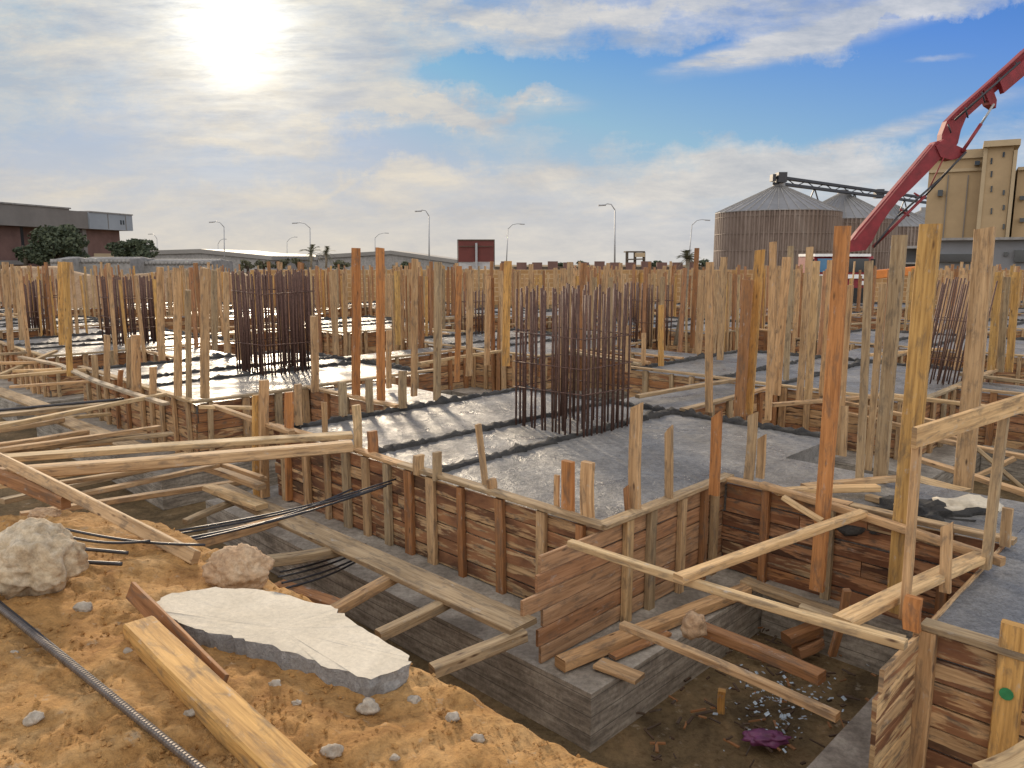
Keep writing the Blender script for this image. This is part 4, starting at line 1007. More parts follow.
# ------------------------------------------------------------------ rocks, slab fragment, timbers on the bank
def rock(px, py, rx, ry, rz, mat, seed, label, lift=0.0, amp=.3, fr=1.5, cat='rock', name='rock', sub=5):
    c = on_bank(px, py); c.z = bank_z(c)+rz*.75+lift
    return tag(blob(c, rx, ry, rz, seed, sub, amp, fr).build(name, mat, smooth=True), label, cat)
rock(34, 588, .235, .2, .20, 'limestone', 4, 'big pale pitted boulder at the left edge', amp=.28)
rock(241, 584, .19, .15, .135, 'sandstone', 11, 'orange rock above the broken concrete slab', amp=.26)
rock(12, 512, .13, .12, .06, 'limestone', 17, 'white stone behind the big boulder')
rock(45, 519, .12, .08, .05, 'sandstone', 21, 'flat tan stone behind the big boulder')
c = P(694, 626, -.42)
tag(blob(c, .085, .07, .09, 6, 4, .35).build('rock', 'sandstone', smooth=True), 'fist sized stone perched on the struts in the right trench', 'rock')
random.seed(21)
sm = [(368, 711, .045), (413, 703, .03), (275, 686, .025), (333, 755, .04), (297, 705, .02), (478, 740, .025), (453, 721, .03), (35, 722, .035), (84, 612, .045), (192, 716, .03), (130, 655, .03), (14, 655, .02), (185, 668, .025), (395, 760, .02), (320, 655, .03)]
for k, (x, y, r) in enumerate(sm):
    labs = ['flat grey stone in front of the broken slab tip', 'small white stone right of the flat grey one', 'white pebble in front of the broken slab', 'pale stone at the bottom edge right of the thick timber',
            'tiny stone left of the flat grey one', 'stone low on the slope of the dirt bank', 'pale stone on the slope of the dirt bank', 'pale stone left of the ribbed bars', 'grey stone below the big boulder',
            'small stone between the ribbed bars and the timber', 'grey stone right of the ribbed bars', 'small stone at the left edge over the ribbed bars', 'stone beside the thick timber', 'tiny stone at the bottom edge', 'stone shaded under the broken slab']
    rock(x, y, r, r*.8, r*.6, 'pebble', k*3+2, labs[k], amp=.5, fr=1.1, sub=3, name='stone', cat='stone')
# pebbles and crumbs scattered: stuff
mb = MB()
for k in range(4200):
    px, py = random.uniform(-60, 600), random.uniform(500, 820); p = on_bank(px, py)
    a_, b_ = ab(p)
    if b_ > -1.9 or p.y > 7: continue
    r = random.choice((.003, .004, .006, .008, .012)); z = bank_h(a_, b_)+r*.3
    z += .028*fbm(Vector((p.x*3, p.y*3, 0)), 4)+.020*fbm(Vector((p.x*11, p.y*11, 5)), 4)
    b0 = len(mb.v)
    for q in ((1, 0, 0), (-1, 0, 0), (0, 1, 0), (0, -1, 0), (0, 0, 1), (0, 0, -1), ):
        mb.v.append(Vector((p.x, p.y, z))+Vector(q)*r*random.uniform(.6, 1.3))
    for f in ((0, 2, 4), (2, 1, 4), (1, 3, 4), (3, 0, 4), (2, 0, 5), (1, 2, 5), (3, 1, 5), (0, 3, 5)): mb.face(tuple(b0+i for i in f))
tag(mb.build('gravel', 'sand_soil', origin=(0, 0, 0)), 'loose crumbs and gravel scattered over the orange dirt bank', 'gravel', kind='stuff')
# broken concrete slab
def fragment():
    top = [(150, 604), (172, 593), (215, 587), (262, 590), (330, 606), (345, 616), (378, 637), (409, 655), (411, 664), (372, 680), (330, 668), (290, 652), (255, 642), (222, 634), (195, 629), (172, 618)]
    # plane of the top face: tilted a little towards the camera
    def pt(px, py):
        z = .235
        for _ in range(8):
            q = P(px, py, z); z = .16+.055*(q.y-2.9)-.015*(q.x+1)
            z += .0
        return P(px, py, z)
    T = [pt(*q) for q in top]; n = len(T)
    # refine outline
    O = []
    for i in range(n):
        a, b = T[i], T[(i+1) % n]
        for k in range(5):
            q = a+(b-a)*k/5; j = .014 if k else 0.006
            O.append(q+Vector((random.uniform(-j, j), random.uniform(-j, j), 0)))
    c = sum(O, Vector())/len(O); N = len(O); mb = MB()
    rings = [(1.0, 0.0), (.99, -.014), (.985, -.05), (.975, -.09), (.93, -.135)]
    for k, (s, dz) in enumerate(rings):
        for i, q in enumerate(O):
            r = 0 if k == 0 else .05*noise.noise(q*11+Vector((0, 0, k*3)))
            p = c+(q-c)*(s+r); p.z = q.z+dz+(0 if k < 1 else .03*noise.noise(q*8+Vector((k*.4, 0, 0)))); mb.v.append(p)
    for k in range(len(rings)-1):
        for i in range(N):
            j = (i+1) % N; mb.face((k*N+i, k*N+j, (k+1)*N+j, (k+1)*N+i))
    # top: inner rings for gentle relief
    b0 = len(mb.v); prev = 0
    for s in (.8, .55, .3):
        st = len(mb.v)
        for q in O:
            p = c+(q-c)*s; p.z += .004*noise.noise(p*7); mb.v.append(p)
        for i in range(N):
            j = (i+1) % N; mb.face((prev+j, prev+i, st+i, st+j))
        prev = st
    ci = len(mb.v); mb.v.append(c)
    for i in range(N): mb.face((prev+(i+1) % N, prev+i, ci))
    ci = len(mb.v); bt = c.copy(); bt.z -= .135; mb.v.append(bt); e = (len(rings)-1)*N
    for i in range(N): mb.face((e+i, e+(i+1) % N, ci))
    fo = mb.build('concrete_fragment', 'rubble_white'); fo.data.materials.append(MATS['rubble_broken'])
    for pl in fo.data.polygons:
        if pl.normal.z < .6: pl.material_index = 1
    tag(fo, 'broken white concrete slab lying on the orange dirt', 'broken slab')
fragment()
# timbers on the bank
def bank_t(label, a, b, w, t, tn, la=0, lb=0, **k):
    pa, pb = on_bank(*a), on_bank(*b); pa.z += la; pb.z += lb
    return timber('timber_beam', label, 'timber', pa, pb, w, t, tn, **k)
bank_t('thick pale timber in the foreground running off the bottom edge', (140, 640), (300, 800), .145, .09, 'yellow', .06, .06, seg=10)
bank_t('thin stained board propped under the left end of the broken slab', (132, 606), (224, 692), .09, .022, 'brown', .09, .03, side=(.3, .3, 1))

# litter in the pit
def litter():
    mb = blob(P(765, 738, -1.17), .14, .07, .045, 5, 4, .4, 2.0)
    tag(mb.build('plastic_bag', 'purple_plastic', smooth=True), 'crumpled purple plastic sack on the trench floor', 'bag')
    mb = MB()
    for k in range(170):
        p = P(random.gauss(785, 26), random.gauss(700, 17), -1.18); s = random.uniform(.01, .035); b0 = len(mb.v)
        th = random.uniform(0, PI); d1 = Vector((math.cos(th), math.sin(th), random.uniform(-.4, .5)))*s; d2 = Vector((-math.sin(th), math.cos(th), random.uniform(-.4, .5)))*s*random.uniform(.3, .9)
        zz = Vector((0, 0, random.uniform(0, .03))); mb.v += [p+zz, p+d1+zz, p+d1+d2+zz, p+d2+zz]; mb.face((b0, b0+1, b0+2, b0+3))
    tag(mb.build('litter', 'plastic_scraps'), 'scattered white and blue scraps of plastic litter in the trench', 'litter', kind='stuff')
    mb = MB()
    for k in range(210):
        p = P(random.uniform(640, 900), random.uniform(600, 768), ZG+.06); s = random.uniform(.02, .13); th = random.uniform(0, PI)
        d1 = Vector((math.cos(th), math.sin(th), random.uniform(-.1, .2)))*s
        mb.beam(p, p+d1, random.uniform(.006, .022), .01, random.choice(('dark', 'brown', 'dark', 'dark')), cham=0)
    tag(mb.build('wood_chips', 'wood'), 'dark wood offcuts and chips littering the trench floor', 'wood chips', kind='stuff')
litter()

# ------------------------------------------------------------------ the far side: walls and banks
def wall_far():
    mb = MB(); Yw = 46; x0 = Q(250, 268, Yw).x; x1 = Q(1060, 268, Yw).x
    mb.box((x0, 0, -.8), (x1, .4, 1.27), o=(0, Yw, 0))
    mb.build('w', 'yellow_blocks'); o = bpy.data.objects['w']; o.name = 'block_wall'; o.data.name = 'block_wall'
    tag(o, 'long yellow block wall closing off the site behind all the posts', 'wall')
wall_far()
def earthbank():
    mb = MB(); n = 90; rows = [(0, -1.2), (.8, -.2), (1.8, .5), (2.6, 1.05), (3.6, 1.15), (6, .9), (8, -.8)]
    x0 = Q(-260, 268, 42).x; x1 = Q(262, 268, 42).x
    for dy, h in rows:
        for i in range(n+1):
            x = x0+(x1-x0)*i/n; w = fbm(Vector((x*.25, dy*.3, 2)), 5); h2 = h*(1+.15*w)+.18*w if h > 0 else h
            px_pile = math.exp(-((x-Q(20, 268, 42).x)/2.0)**2)*.35 if dy > 1 and dy < 5 else 0
            mb.v.append(Vector((x, 39.5+dy+.6*w, h2+px_pile)))
    for r in range(len(rows)-1):
        for i in range(n):
            a = r*(n+1)+i; mb.face((a, a+1, a+n+2, a+n+1))
    tag(mb.build('earth_bank', 'bank_soil', smooth=True), kind='structure')
earthbank()
# dark low wall with pillars further back
mb = MB(); Yd = 85; t = empty('pillared_wall', (Q(600, 264, Yd).x, Yd, -.75))
mb.box((Q(495, 264, Yd).x, 0, -.75), (Q(715, 264, Yd).x, .25, 1.05), o=(0, Yd, 0)); mb.build('wall_face', 'bark', t)
for k in range(13):
    x = Q(506+k*15.6, 262, Yd).x
    MB().box((x-.55, -.1, -.75), (x+.55, .35, 1.5 if k % 3 else 1.62), o=(0, Yd, 0)).build('pillar', 'brick_dark', t)
tag(t, 'low dark wall with a row of pillars behind the yellow wall', 'wall')

# street lamps
def lamp(px, ytop, arm, label, lean=0, zt=9.0):
    d = (zt-EYE)/((Q(px, ytop, 1).z-EYE)); b = Q(px, 262, d); b.z = -.75; top = Q(px+lean, ytop+6, d)
    t = empty('street_lamp', b); MB().tube([b, top], .13, 8, r1=.08).build('pole', 'lamp_grey', t, smooth=True)
    e = Q(px+lean+arm, ytop+(1 if abs(arm) > 9 else 1), d); m1 = top+(e-top)*.35+Vector((0, 0, .5)); m2 = top+(e-top)*.7+Vector((0, 0, .35))
    MB().tube([top, m1, m2, e], .07, 6).build('arm', 'lamp_grey', t, smooth=True)
    s = math.copysign(1, arm); h = MB(); h.beam(e-Vector((s*.25, 0, 0)), e+Vector((s*.75, 0, -.05)), .32, .2, (.2, .2, .2), cham=.3); h.build('lamp_head', 'lamp_grey', t)
    tag(t, label, 'street lamp', 'street lamps along the far road')
lamp(224, 221, -11, 'street lamp standing between the left trees and the bare shrubs')
lamp(310, 222, -14, 'street lamp above the two little palms')
lamp(375, 232, 11, 'street lamp over the long warehouse, its arm to the right')
lamp(429, 210, -9, 'street lamp just left of the red billboard')
lamp(506, 223, 13, 'street lamp just right of the red billboard', lean=2)
lamp(615, 204, -11, 'tallest looking street lamp, beside the small scaffold tower')
lamp(688, 219, 14, 'street lamp rising behind the small palm left of the silos', lean=4)
lamp(287, 236, 8, 'small distant lamp left of the palms lamp')
lamp(157, 233, -6, 'tiny distant lamp right of the brick building')
lamp(218, 238, 6, 'tiny distant lamp pole behind the leftmost tall lamp', zt=8)
# billboard
t = empty('billboard', Q(476, 268, 90)); y = 90
def bb(x0, y0, x1, y1, th, yy, mat, nm):
    a, b = Q(x0, y0, yy), Q(x1, y1, yy); MB().box((a.x, 0, b.z), (b.x, th, a.z), o=(0, yy, 0)).build(nm, mat, t)
bb(458, 240, 494, 262, .3, 90, 'billboard_red', 'panel'); bb(458, 262.2, 494, 269, .3, 90.1, 'billboard_grey', 'lower_panel')
bb(475.2, 243, 477.6, 285, .3, 89.6, 'lamp_grey', 'pole'); bb(459, 246, 493, 246.6, .12, 89.8, 'bark', 'brace')
bb(457.4, 239.4, 494.6, 240.4, .34, 89.9, 'bark', 'frame'); bb(457.2, 240, 458, 270, .3, 89.95, 'bark', 'frame'); bb(494, 240, 494.8, 270, .3, 89.95, 'bark', 'frame')
tag(t, 'dark red billboard seen from behind on a single pole', 'billboard')
# scaffold tower
t = empty('scaffold_tower', Q(636, 268, 95)); t['_o'] = list(t.location)
for x in (627, 635, 644):
    for dy in (0, 1.4):
        a, b = Q(x, 268, 95+dy), Q(x, 252, 95+dy); MB().beam(a-Vector((0, 0, 1)), b, .25, .25, (.1, .09, .08), cham=0).build('leg', 'bark', t)
a, b = Q(626, 252.5, 94.8), Q(645, 251.5, 94.8); MB().box((a.x, 0, a.z), (b.x, 2, b.z+.05), o=(0, 94.8, 0)).build('platform', 'bark', t)
a, b = Q(635, 257, 94.6), Q(645, 252.8, 94.6); MB().box((a.x, 0, a.z), (b.x, .1, b.z), o=(0, 94.6, 0)).build('board', 'beige_trim', t)
a, b = Q(627, 259.5, 94.7), Q(644, 259, 94.7); MB().beam(a, b, .15, .15, (.1, .1, .1)).build('cross_bar', 'bark', t)
tag(t, 'small dark scaffold tower with a pale board, between two street lamps', 'scaffold')

# long warehouses
def shed(x0, x1, yt0, yt1, ypk, Y, label, ht=0):
    t = empty('warehouse', (Q((x0+x1)/2, 260, Y).x, Y, -.8)); a = Q(x0, yt0, Y); b = Q(x1, yt1, Y); pk = Q((x0+x1)/2, ypk, Y)
    MB().prism([(a.x, Y, -3), (b.x, Y, -3), (b.x, Y, b.z-1), (pk.x, Y, pk.z-1), (a.x, Y, a.z-1)], (0, 40, 0)).build('wall', 'far_concrete', t)
    MB().prism([(a.x-.5, Y-.5, a.z-1), (pk.x, Y-.5, pk.z-1), (b.x+.5, Y-.5, b.z-1), (b.x+.5, Y-.5, b.z), (pk.x, Y-.5, pk.z), (a.x-.5, Y-.5, a.z)], (0, 41, 0)).build('roof', 'shed_roof', t)
    tag(t, label, 'warehouse')
shed(318, 464, 255, 261, 250.5, 210, 'long grey warehouse with a low roof behind the orange post pair')
shed(205, 316, 256, 257, 253, 240, 'very distant flat warehouse behind the bare shrubs')
shed(132, 270, 251, 256, 249, 190, 'long low shed right of the brick building')
# white ribbed row at left
t = empty('ribbed_shed', Q(130, 262, 75)); t['_o'] = list(t.location)
for k, (x0, x1, y0) in enumerate(((50, 62, 259), (76, 130, 259), (140, 212, 261))):
    a, b = Q(x0, y0, 75+k*3), Q(x1, y0+1, 75+k*3); MB().box((a.x, 0, -.75), (b.x, 6, a.z), o=(0, 75+k*3, 0)).build('bay', 'far_concrete', t)
    n = max(2, int((x1-x0)/4))
    for q in range(n):
        x = a.x+(b.x-a.x)*(q+.5)/n; MB().tube([(x, 75+k*3-.1, a.z-.25), (x, 75+k*3+3, a.z+.05), (x, 75+k*3+6.1, a.z-.25)], .2, 6).build('roof_rib', 'far_concrete', t, smooth=True)
tag(t, 'row of low pale ribbed roofs in front of the brick building', 'shed')

# brick building at left
def brickb():
    Lp = Q(0, 205, 90); Rp = Q(132, 216, 112); d = Vector((Rp.x-Lp.x, Rp.y-Lp.y, 0)).normalized(); n = Vector((d.y, -d.x, 0))  # n towards camera
    if n.y > 0: n = -n
    Z = Vector((0, 0, 1)); zt = 8.0
    o = Vector((Rp.x, Rp.y, 0)); t = empty('brick_building', (Rp.x, Rp.y, -.75)); W = (Rp-Lp).length; ax = (-d, -n, Z)
    def bx(x0, x1, y0, y1, z0, z1, mat, nm): return MB().box((x0, y0, z0), (x1, y1, z1), ax=ax, o=o).build(nm, mat, t)
    k = W/132
    bx(0, 50*k, 0, 14, zt-2.2, zt-.05, 'fascia_pale', 'fascia'); bx(50*k+.01, 70*k, .2, 14, zt-2.2, zt, 'fascia_grey', 'fascia'); bx(70*k+.01, 200*k, .0, 14, zt-2.3, zt+.15, 'fascia_grey', 'fascia')
    bx(-.1, 50*k, -.1, 14.1, zt-.049, zt+.12, 'far_concrete', 'roof_edge')
    bx(69*k, 201*k, -.15, 14.1, zt+.151, zt+.32, 'far_concrete', 'roof_edge')
    bx(8*k, 48*k, 1.2, 13, -.75, zt-2.201, 'brick_dark', 'wall'); bx(48.01*k, 52*k, .9, 13, -.75, zt-2.201, 'fascia_grey', 'pillar'); bx(52.01*k, 106*k, 2.5, 13, -.75, zt-2.201, 'brick_dark', 'wall')
    bx(106*k+.01, 110*k, 1.4, 13, -.75, zt-2.301, 'dark_glass', 'window'); bx(110*k+.02, 200*k, 1.2, 13, -.75, zt-2.301, 'brick_dark', 'wall')
    bx(14*k, 40*k, 1.1, 1.19, .3, 2.6, 'beige_trim', 'lower_panel'); bx(110*k, 200*k, .7, 1.15, 1.2, 1.7, 'fascia_grey', 'ledge')
    for q in (8.2, 29): bx(q*k, (q+.6)*k, -.06, -.005, zt-2.1, zt-.1, 'fascia_grey', 'fascia_joint')
    for q in (10.5, 13.5): bx(q*k, (q+1.6)*k, -.05, -.002, zt-1.4, zt-.8, 'dark_glass', 'fascia_mark')
    tag(t, 'dark brick building with overhanging grey concrete fascia at left', 'building')
brickb()

# foliage
def leaves(mb, c, r, n, s, flat=1.0):
    for _ in range(n):
        while 1:
            v = Vector((random.uniform(-1, 1), random.uniform(-1, 1), random.uniform(-1, 1)))
            if v.length < 1: break
        v = v*(v.length**-.45 if v.length > .05 else 1)
        p = Vector(c)+Vector((v.x*r[0], v.y*r[1], v.z*r[2])); b0 = len(mb.v)
        a = Vector((random.uniform(-1, 1), random.uniform(-1, 1), random.uniform(-1, 1))).normalized(); b = a.orthogonal().normalized(); k = s*random.uniform(.5, 1.3)
        mb.v += [p-a*k, p+b*k*.6, p+a*k, p-b*k*.6]; mb.face((b0, b0+1, b0+2, b0+3))
def tree(px, ytop, ybot, wpx, Y, label, n=9, mat='leaf_dark', cat='tree', dens=160, s=.35, name='tree', grp=None):
    c = Q(px, ytop, Y); base = Vector((c.x, Y, -.75)); zb = Q(px, ybot, Y).z; t = empty(name, base)
    W = wpx/F*Y/2; H = c.z-zb; mb = MB(); tr = MB(); tr.tube([base, (c.x+.2, Y, zb+H*.4), (c.x, Y, zb+H*.8)], .28, 7, r1=.08)
    for k in range(int(n*1.6)):
        th = random.uniform(0, 2*PI); rr = random.uniform(.1, .85); z = zb+H*random.uniform(.18, .8); fall = 1-.45*abs((z-zb)/H-.4)
        q = Vector((c.x+math.cos(th)*W*rr*fall, Y+math.sin(th)*W*rr*fall, z))
        leaves(mb, q, (W*.3*random.uniform(.7, 1.3), W*.3, H*.2*random.uniform(.6, 1.3)), int(dens*.7), s*.75); tr.tube([(c.x, Y, zb+H*.15), q], .09, 5, r1=.02)
    mb.build('crown', mat, t); tr.build('trunk', 'bark', t, smooth=True); tag(t, label, cat, grp); return t
tree(52, 221, 266, 66, 84, 'large dark tree in front of the brick building', 14, dens=260, s=.3)
tree(130, 236, 264, 52, 88, 'dark tree at the right end of the brick building', 11, dens=200, s=.28)
tree(22, 240, 266, 40, 86, 'low dark bush left of the large dark tree', 6, dens=150, s=.28, cat='bush', name='bush')
for k, (px, yt, w) in enumerate(((246, 258, 20), (262, 259, 22), (280, 257, 22), (297, 256, 20), (340, 258, 24), (404, 261, 24))):
    tree(px, yt, 270, w, 92, ['bare brown shrub first in the row left of the palms', 'bare brown shrub second in the row left of the palms', 'bare brown shrub third in the row left of the palms', 'bare brown shrub touching the left palm', 'bare brown shrub right of the palms', 'dark shrub in front of the long warehouse'][k], 5, 'leaf_dry' if k < 5 else 'leaf_dark', 'shrub', 60, .22, 'shrub', 'shrubs behind the yellow wall')
for k, (px, yt, w) in enumerate(((584, 261, 22), (655, 260, 16), (705, 259, 26), (560, 262, 18))):
    tree(px, yt, 268, w, 96, ['dry shrub left of the scaffold tower', 'dry shrub right of the scaffold tower', 'dark shrub beside the first silo', 'small dry shrub behind the dark pillars'][k], 5, 'leaf_dark', 'shrub', 60, .22, 'shrub', 'shrubs behind the yellow wall')
def palm(px, ytop, ybase, Y, label, fr=1.2, n=18, lean=0, r=.16):
    a = Q(px, ytop, Y); b = Q(px+lean, ybase, Y); b.z = min(b.z, a.z-1); t = empty('palm_tree', b); MB().tube([b, (a+b)/2+Vector((.05, 0, 0)), a], r, 8, r1=r*.75).build('trunk', 'palm_trunk', t, smooth=True); mb = MB()
    for k in range(n):
        th = random.uniform(0, 2*PI); el = random.uniform(-.5, 1.3); L = fr*random.uniform(.7, 1.1)
        d = Vector((math.cos(th)*math.cos(el), math.sin(th)*math.cos(el), math.sin(el)))
        pts = [a+d*L*s+Vector((0, 0, -.5*L*s*s)) for s in (0, .25, .5, .75, 1)]
        mb.tube(pts, .012*fr+.004, 4, r1=.003)
        for s in range(1, 5):
            for q in range(4):
                p = pts[s-1]+(pts[s]-pts[s-1])*(q/4); sd_ = d.cross(Vector((0, 0, 1))).normalized()
                for sg in (-1, 1):
                    e = p+sd_*sg*L*.22+d*L*.12+Vector((0, 0, -.06*L)); b0 = len(mb.v); w = d*L*.03; mb.v += [p, p+w, e]; mb.face((b0, b0+1, b0+2))
    mb.build('fronds', 'leaf_dry', t); tag(t, label, 'palm tree')
palm(311, 252, 268, 80, 'little palm under the street lamp, left one', 1.5)
palm(326, 253, 268, 82, 'little palm under the street lamp, right one', 1.4)
palm(688, 259, 345, 17.5, 'young leaning palm with a pale trunk standing among the posts', .42, 22, -12, .07)

# ------------------------------------------------------------------ silos
def silo(px, yap, yev, half, Y, label):
    c = Q(px, yap, Y); R_ = half/F*Y; ze = Q(px, yev, Y-R_*.5).z; t = empty('grain_silo', (c.x, Y, -.8)); mb = MB(); N = 168
    for z in (-2.5, ze):
        for i in range(N*2):
            th = PI*i/N; r = R_*(1+(.016 if i % 4 < 2 else -.012)); mb.v.append(Vector((c.x+math.cos(th)*r, Y+math.sin(th)*r, z)))
    n = N*2
    for i in range(n): j = (i+1) % n; mb.face((i, j, n+j, n+i))
    mb.build('shell', 'silo_sheet', t)
    mb = MB(); M_ = 40
    for (r, z) in ((R_*1.02, ze-.15), (R_*1.02, ze), (R_*.09, c.z-.5)):
        for i in range(M_): th = 2*PI*i/M_; mb.v.append(Vector((c.x+math.cos(th)*r, Y+math.sin(th)*r, z)))
    for k in range(2):
        for i in range(M_): j = (i+1) % M_; mb.face((k*M_+i, k*M_+j, (k+1)*M_+j, (k+1)*M_+i))
    mb.face(tuple(range(2*M_, 3*M_))); rf = mb.build('roof', 'galvanised', t)
    mb = MB()
    for i in range(M_):
        th = 2*PI*i/M_; a = Vector((c.x+math.cos(th)*R_*1.02, Y+math.sin(th)*R_*1.02, ze+.05)); b = Vector((c.x+math.cos(th)*R_*.09, Y+math.sin(th)*R_*.09, c.z-.42)); mb.beam(a, b, .16, .12, (1, 1, 1), cham=0)
    mb.build('roof_seam', 'far_concrete', t)
    MB().tube([(c.x, Y, c.z-.6), (c.x, Y, c.z+.5)], R_*.1, 16).build('roof_cap', 'galvanised', t)
    mb = MB()
    for k in range(3):
        z = ze*(.3+.3*k); mb.tube([(c.x+math.cos(2*PI*i/60)*R_*1.012, Y+math.sin(2*PI*i/60)*R_*1.012, z) for i in range(61)], .07, 5)
    mb.build('wind_ring', 'silo_sheet', t)
    tag(t, label, 'silo', 'corrugated grain silos')
silo(779, 184, 211, 58, 170, 'nearest corrugated grain silo, leftmost, with the conveyor head on its roof')
silo(843, 192, 219, 50, 198, 'second grain silo from the left, partly behind the first')
silo(889, 202, 227, 46, 226, 'third grain silo from the left, mostly behind the red boom')
silo(925, 209, 232, 44, 254, 'farthest grain silo beside the beige elevator building')
# conveyor
t = empty('conveyor_bridge', Q(780, 178, 168)); t['_o'] = list(t.location)
A0, A1 = Q(776, 177, 169), Q(962, 203, 252)
for dz, nm in ((0, 'top_chord'), (-1.3, 'bottom_chord')):
    for dx in (0,): MB().beam(A0+Vector((0, dx, dz)), A1+Vector((0, dx, dz)), 1.4, .55, (.1, .1, .1), cham=0).build(nm, 'dark_steel', t)
mb = MB(); n = 26
for k in range(n):
    a = A0+(A1-A0)*k/n; b = A0+(A1-A0)*(k+1)/n; mb.beam(a if k % 2 else a-Vector((0, 0, 1.3)), b-Vector((0, 0, 1.3)) if k % 2 else b, .15, .15, cham=0)
mb.build('truss_web', 'dark_steel', t)
for px, yy, dz in ((815, 170+16, -5.5), (855, 205, -6), (905, 228, -6)):
    k = (px-776)/(962-776)
    # find the point on the bridge nearest that column
    best = min((abs(512+(A0+(A1-A0)*s/100).x/depth(A0+(A1-A0)*s/100)*F-px), s) for s in range(101))[1]/100
    a = A0+(A1-A0)*best-Vector((0, 0, 1.3)); mb = MB()
    for dx in (-2, 2): mb.beam(a, a+Vector((dx, 0, dz)), .25, .25, cham=0); mb.beam(a+Vector((dx*.5, 0, dz*.5)), a+Vector((-dx, 0, dz)), .18, .18, cham=0)
    mb.beam(a+Vector((-1, 0, dz*.5)), a+Vector((1, 0, dz*.5)), .18, .18, cham=0); mb.build('support_frame', 'dark_steel', t)
def cb(x0, y0, x1, y1, Y, th, mat, nm, tt):
    a, b = Q(x0, y0, Y), Q(x1, y1, Y); return MB().box((a.x, 0, b.z), (b.x, th, a.z), o=(0, Y, 0)).build(nm, mat, tt)
cb(779, 172, 787, 182, 167, 2.5, 'dark_steel', 'head_house', t); cb(773, 174, 776, 181, 167.5, 2, 'dark_steel', 'head_guard', t); cb(877, 189, 884, 198, 214, 2, 'dark_steel', 'drive_box', t)
tag(t, 'dark steel conveyor bridge sloping over the silo roofs', 'conveyor')

def cbr(x0, y0, x1, y1, Y, th, mat, nm, tt, pxc=985):
    r = ray(pxc, 258); nrm = Vector((r.x, r.y, 0)).normalized(); ex = Vector((nrm.y, -nrm.x, 0)); o = nrm*Y
    def hit(px, py):
        q = ray(px, py); k = Y/(q.x*nrm.x+q.y*nrm.y); v = q*k; return (v-o).dot(ex), EYE+v.z
    u0, z1 = hit(x0, y0); u1 = hit(x1, y0)[0]; z0 = hit(x0, y1)[1]
    return MB().box((u0, 0, z0), (u1, th, z1), ax=(ex, nrm, Vector((0, 0, 1))), o=o).build(nm, mat, tt)
# beige elevator building
t = empty('grain_elevator', Q(980, 240, 150)); t['_o'] = list(t.location)
def eb(x0, y0, x1, y1, Y, th, mat, nm): return cbr(x0, y0, x1, y1, Y, th, mat, nm, t, 960)
eb(930, 160, 986, 300, 150, 20, 'beige_render', 'wall'); eb(926, 152, 990, 160.5, 149.5, 21, 'beige_trim', 'cornice'); eb(929, 170, 987, 173, 149.6, .39, 'beige_trim', 'band')
eb(987, 146, 1014, 300, 147, 16, 'beige_render', 'tower'); eb(984, 141, 1021, 147, 146, 19, 'beige_trim', 'tower_cap'); eb(1014.1, 150, 1018, 300, 146.6, 16, 'beige_trim', 'pilaster')
eb(1018.1, 170, 1200, 300, 149, 20, 'beige_render', 'wall'); eb(1018.3, 167, 1200, 170.2, 148.5, 21, 'beige_trim', 'cornice'); eb(984, 148, 988, 300, 146.8, 1, 'beige_trim', 'pilaster')
for x in (948, 968): eb(x, 175, x+1, 240, 149.75, .24, 'fascia_grey', 'joint')
for yy in (152, 190, 205, 224): eb(1003, yy, 1005, yy+5, 146.8, .19, 'dark_glass', 'window')
for yy in (158, 171, 186, 208): eb(991, yy, 992.6, yy+6, 146.8, .19, 'dark_glass', 'window')
for x, y0 in ((975, 161), (938, 190), (1020, 196), (1020, 218)): eb(x, y0, x+5, y0+4 if x != 938 else y0+6, 148.4, .55 if x > 1000 else 1.59, 'dark_glass', 'window')
tag(t, 'tall beige concrete grain elevator building behind the boom', 'building')
# grey hall at right
t = empty('grey_hall', Q(960, 290, 80)); t['_o'] = list(t.location)
eb(893, 247, 940, 300, 82, 10, 'grey_render', 'wall'); eb(936, 239.5, 1200, 300, 79, 14, 'grey_render', 'wall'); eb(890, 246, 942, 248.5, 78.9, 13, 'far_concrete', 'parapet')
eb(939, 254, 980, 262, 78.4, .59, 'dark_glass', 'window'); eb(893.2, 262.5, 936, 264, 78.7, 3.2, 'far_concrete', 'ledge'); eb(1004, 252, 1008, 256, 78.8, .19, 'dark_glass', 'vent'); eb(983, 279, 989, 287, 78.7, .29, 'dark_glass', 'window')
eb(1015, 250, 1030, 262, 78.5, .49, 'dark_glass', 'window'); eb(934, 238, 1200, 240.5, 78.3, 15.2, 'far_concrete', 'parapet')
tag(t, 'plain grey concrete hall with a dark slot window at right', 'building')

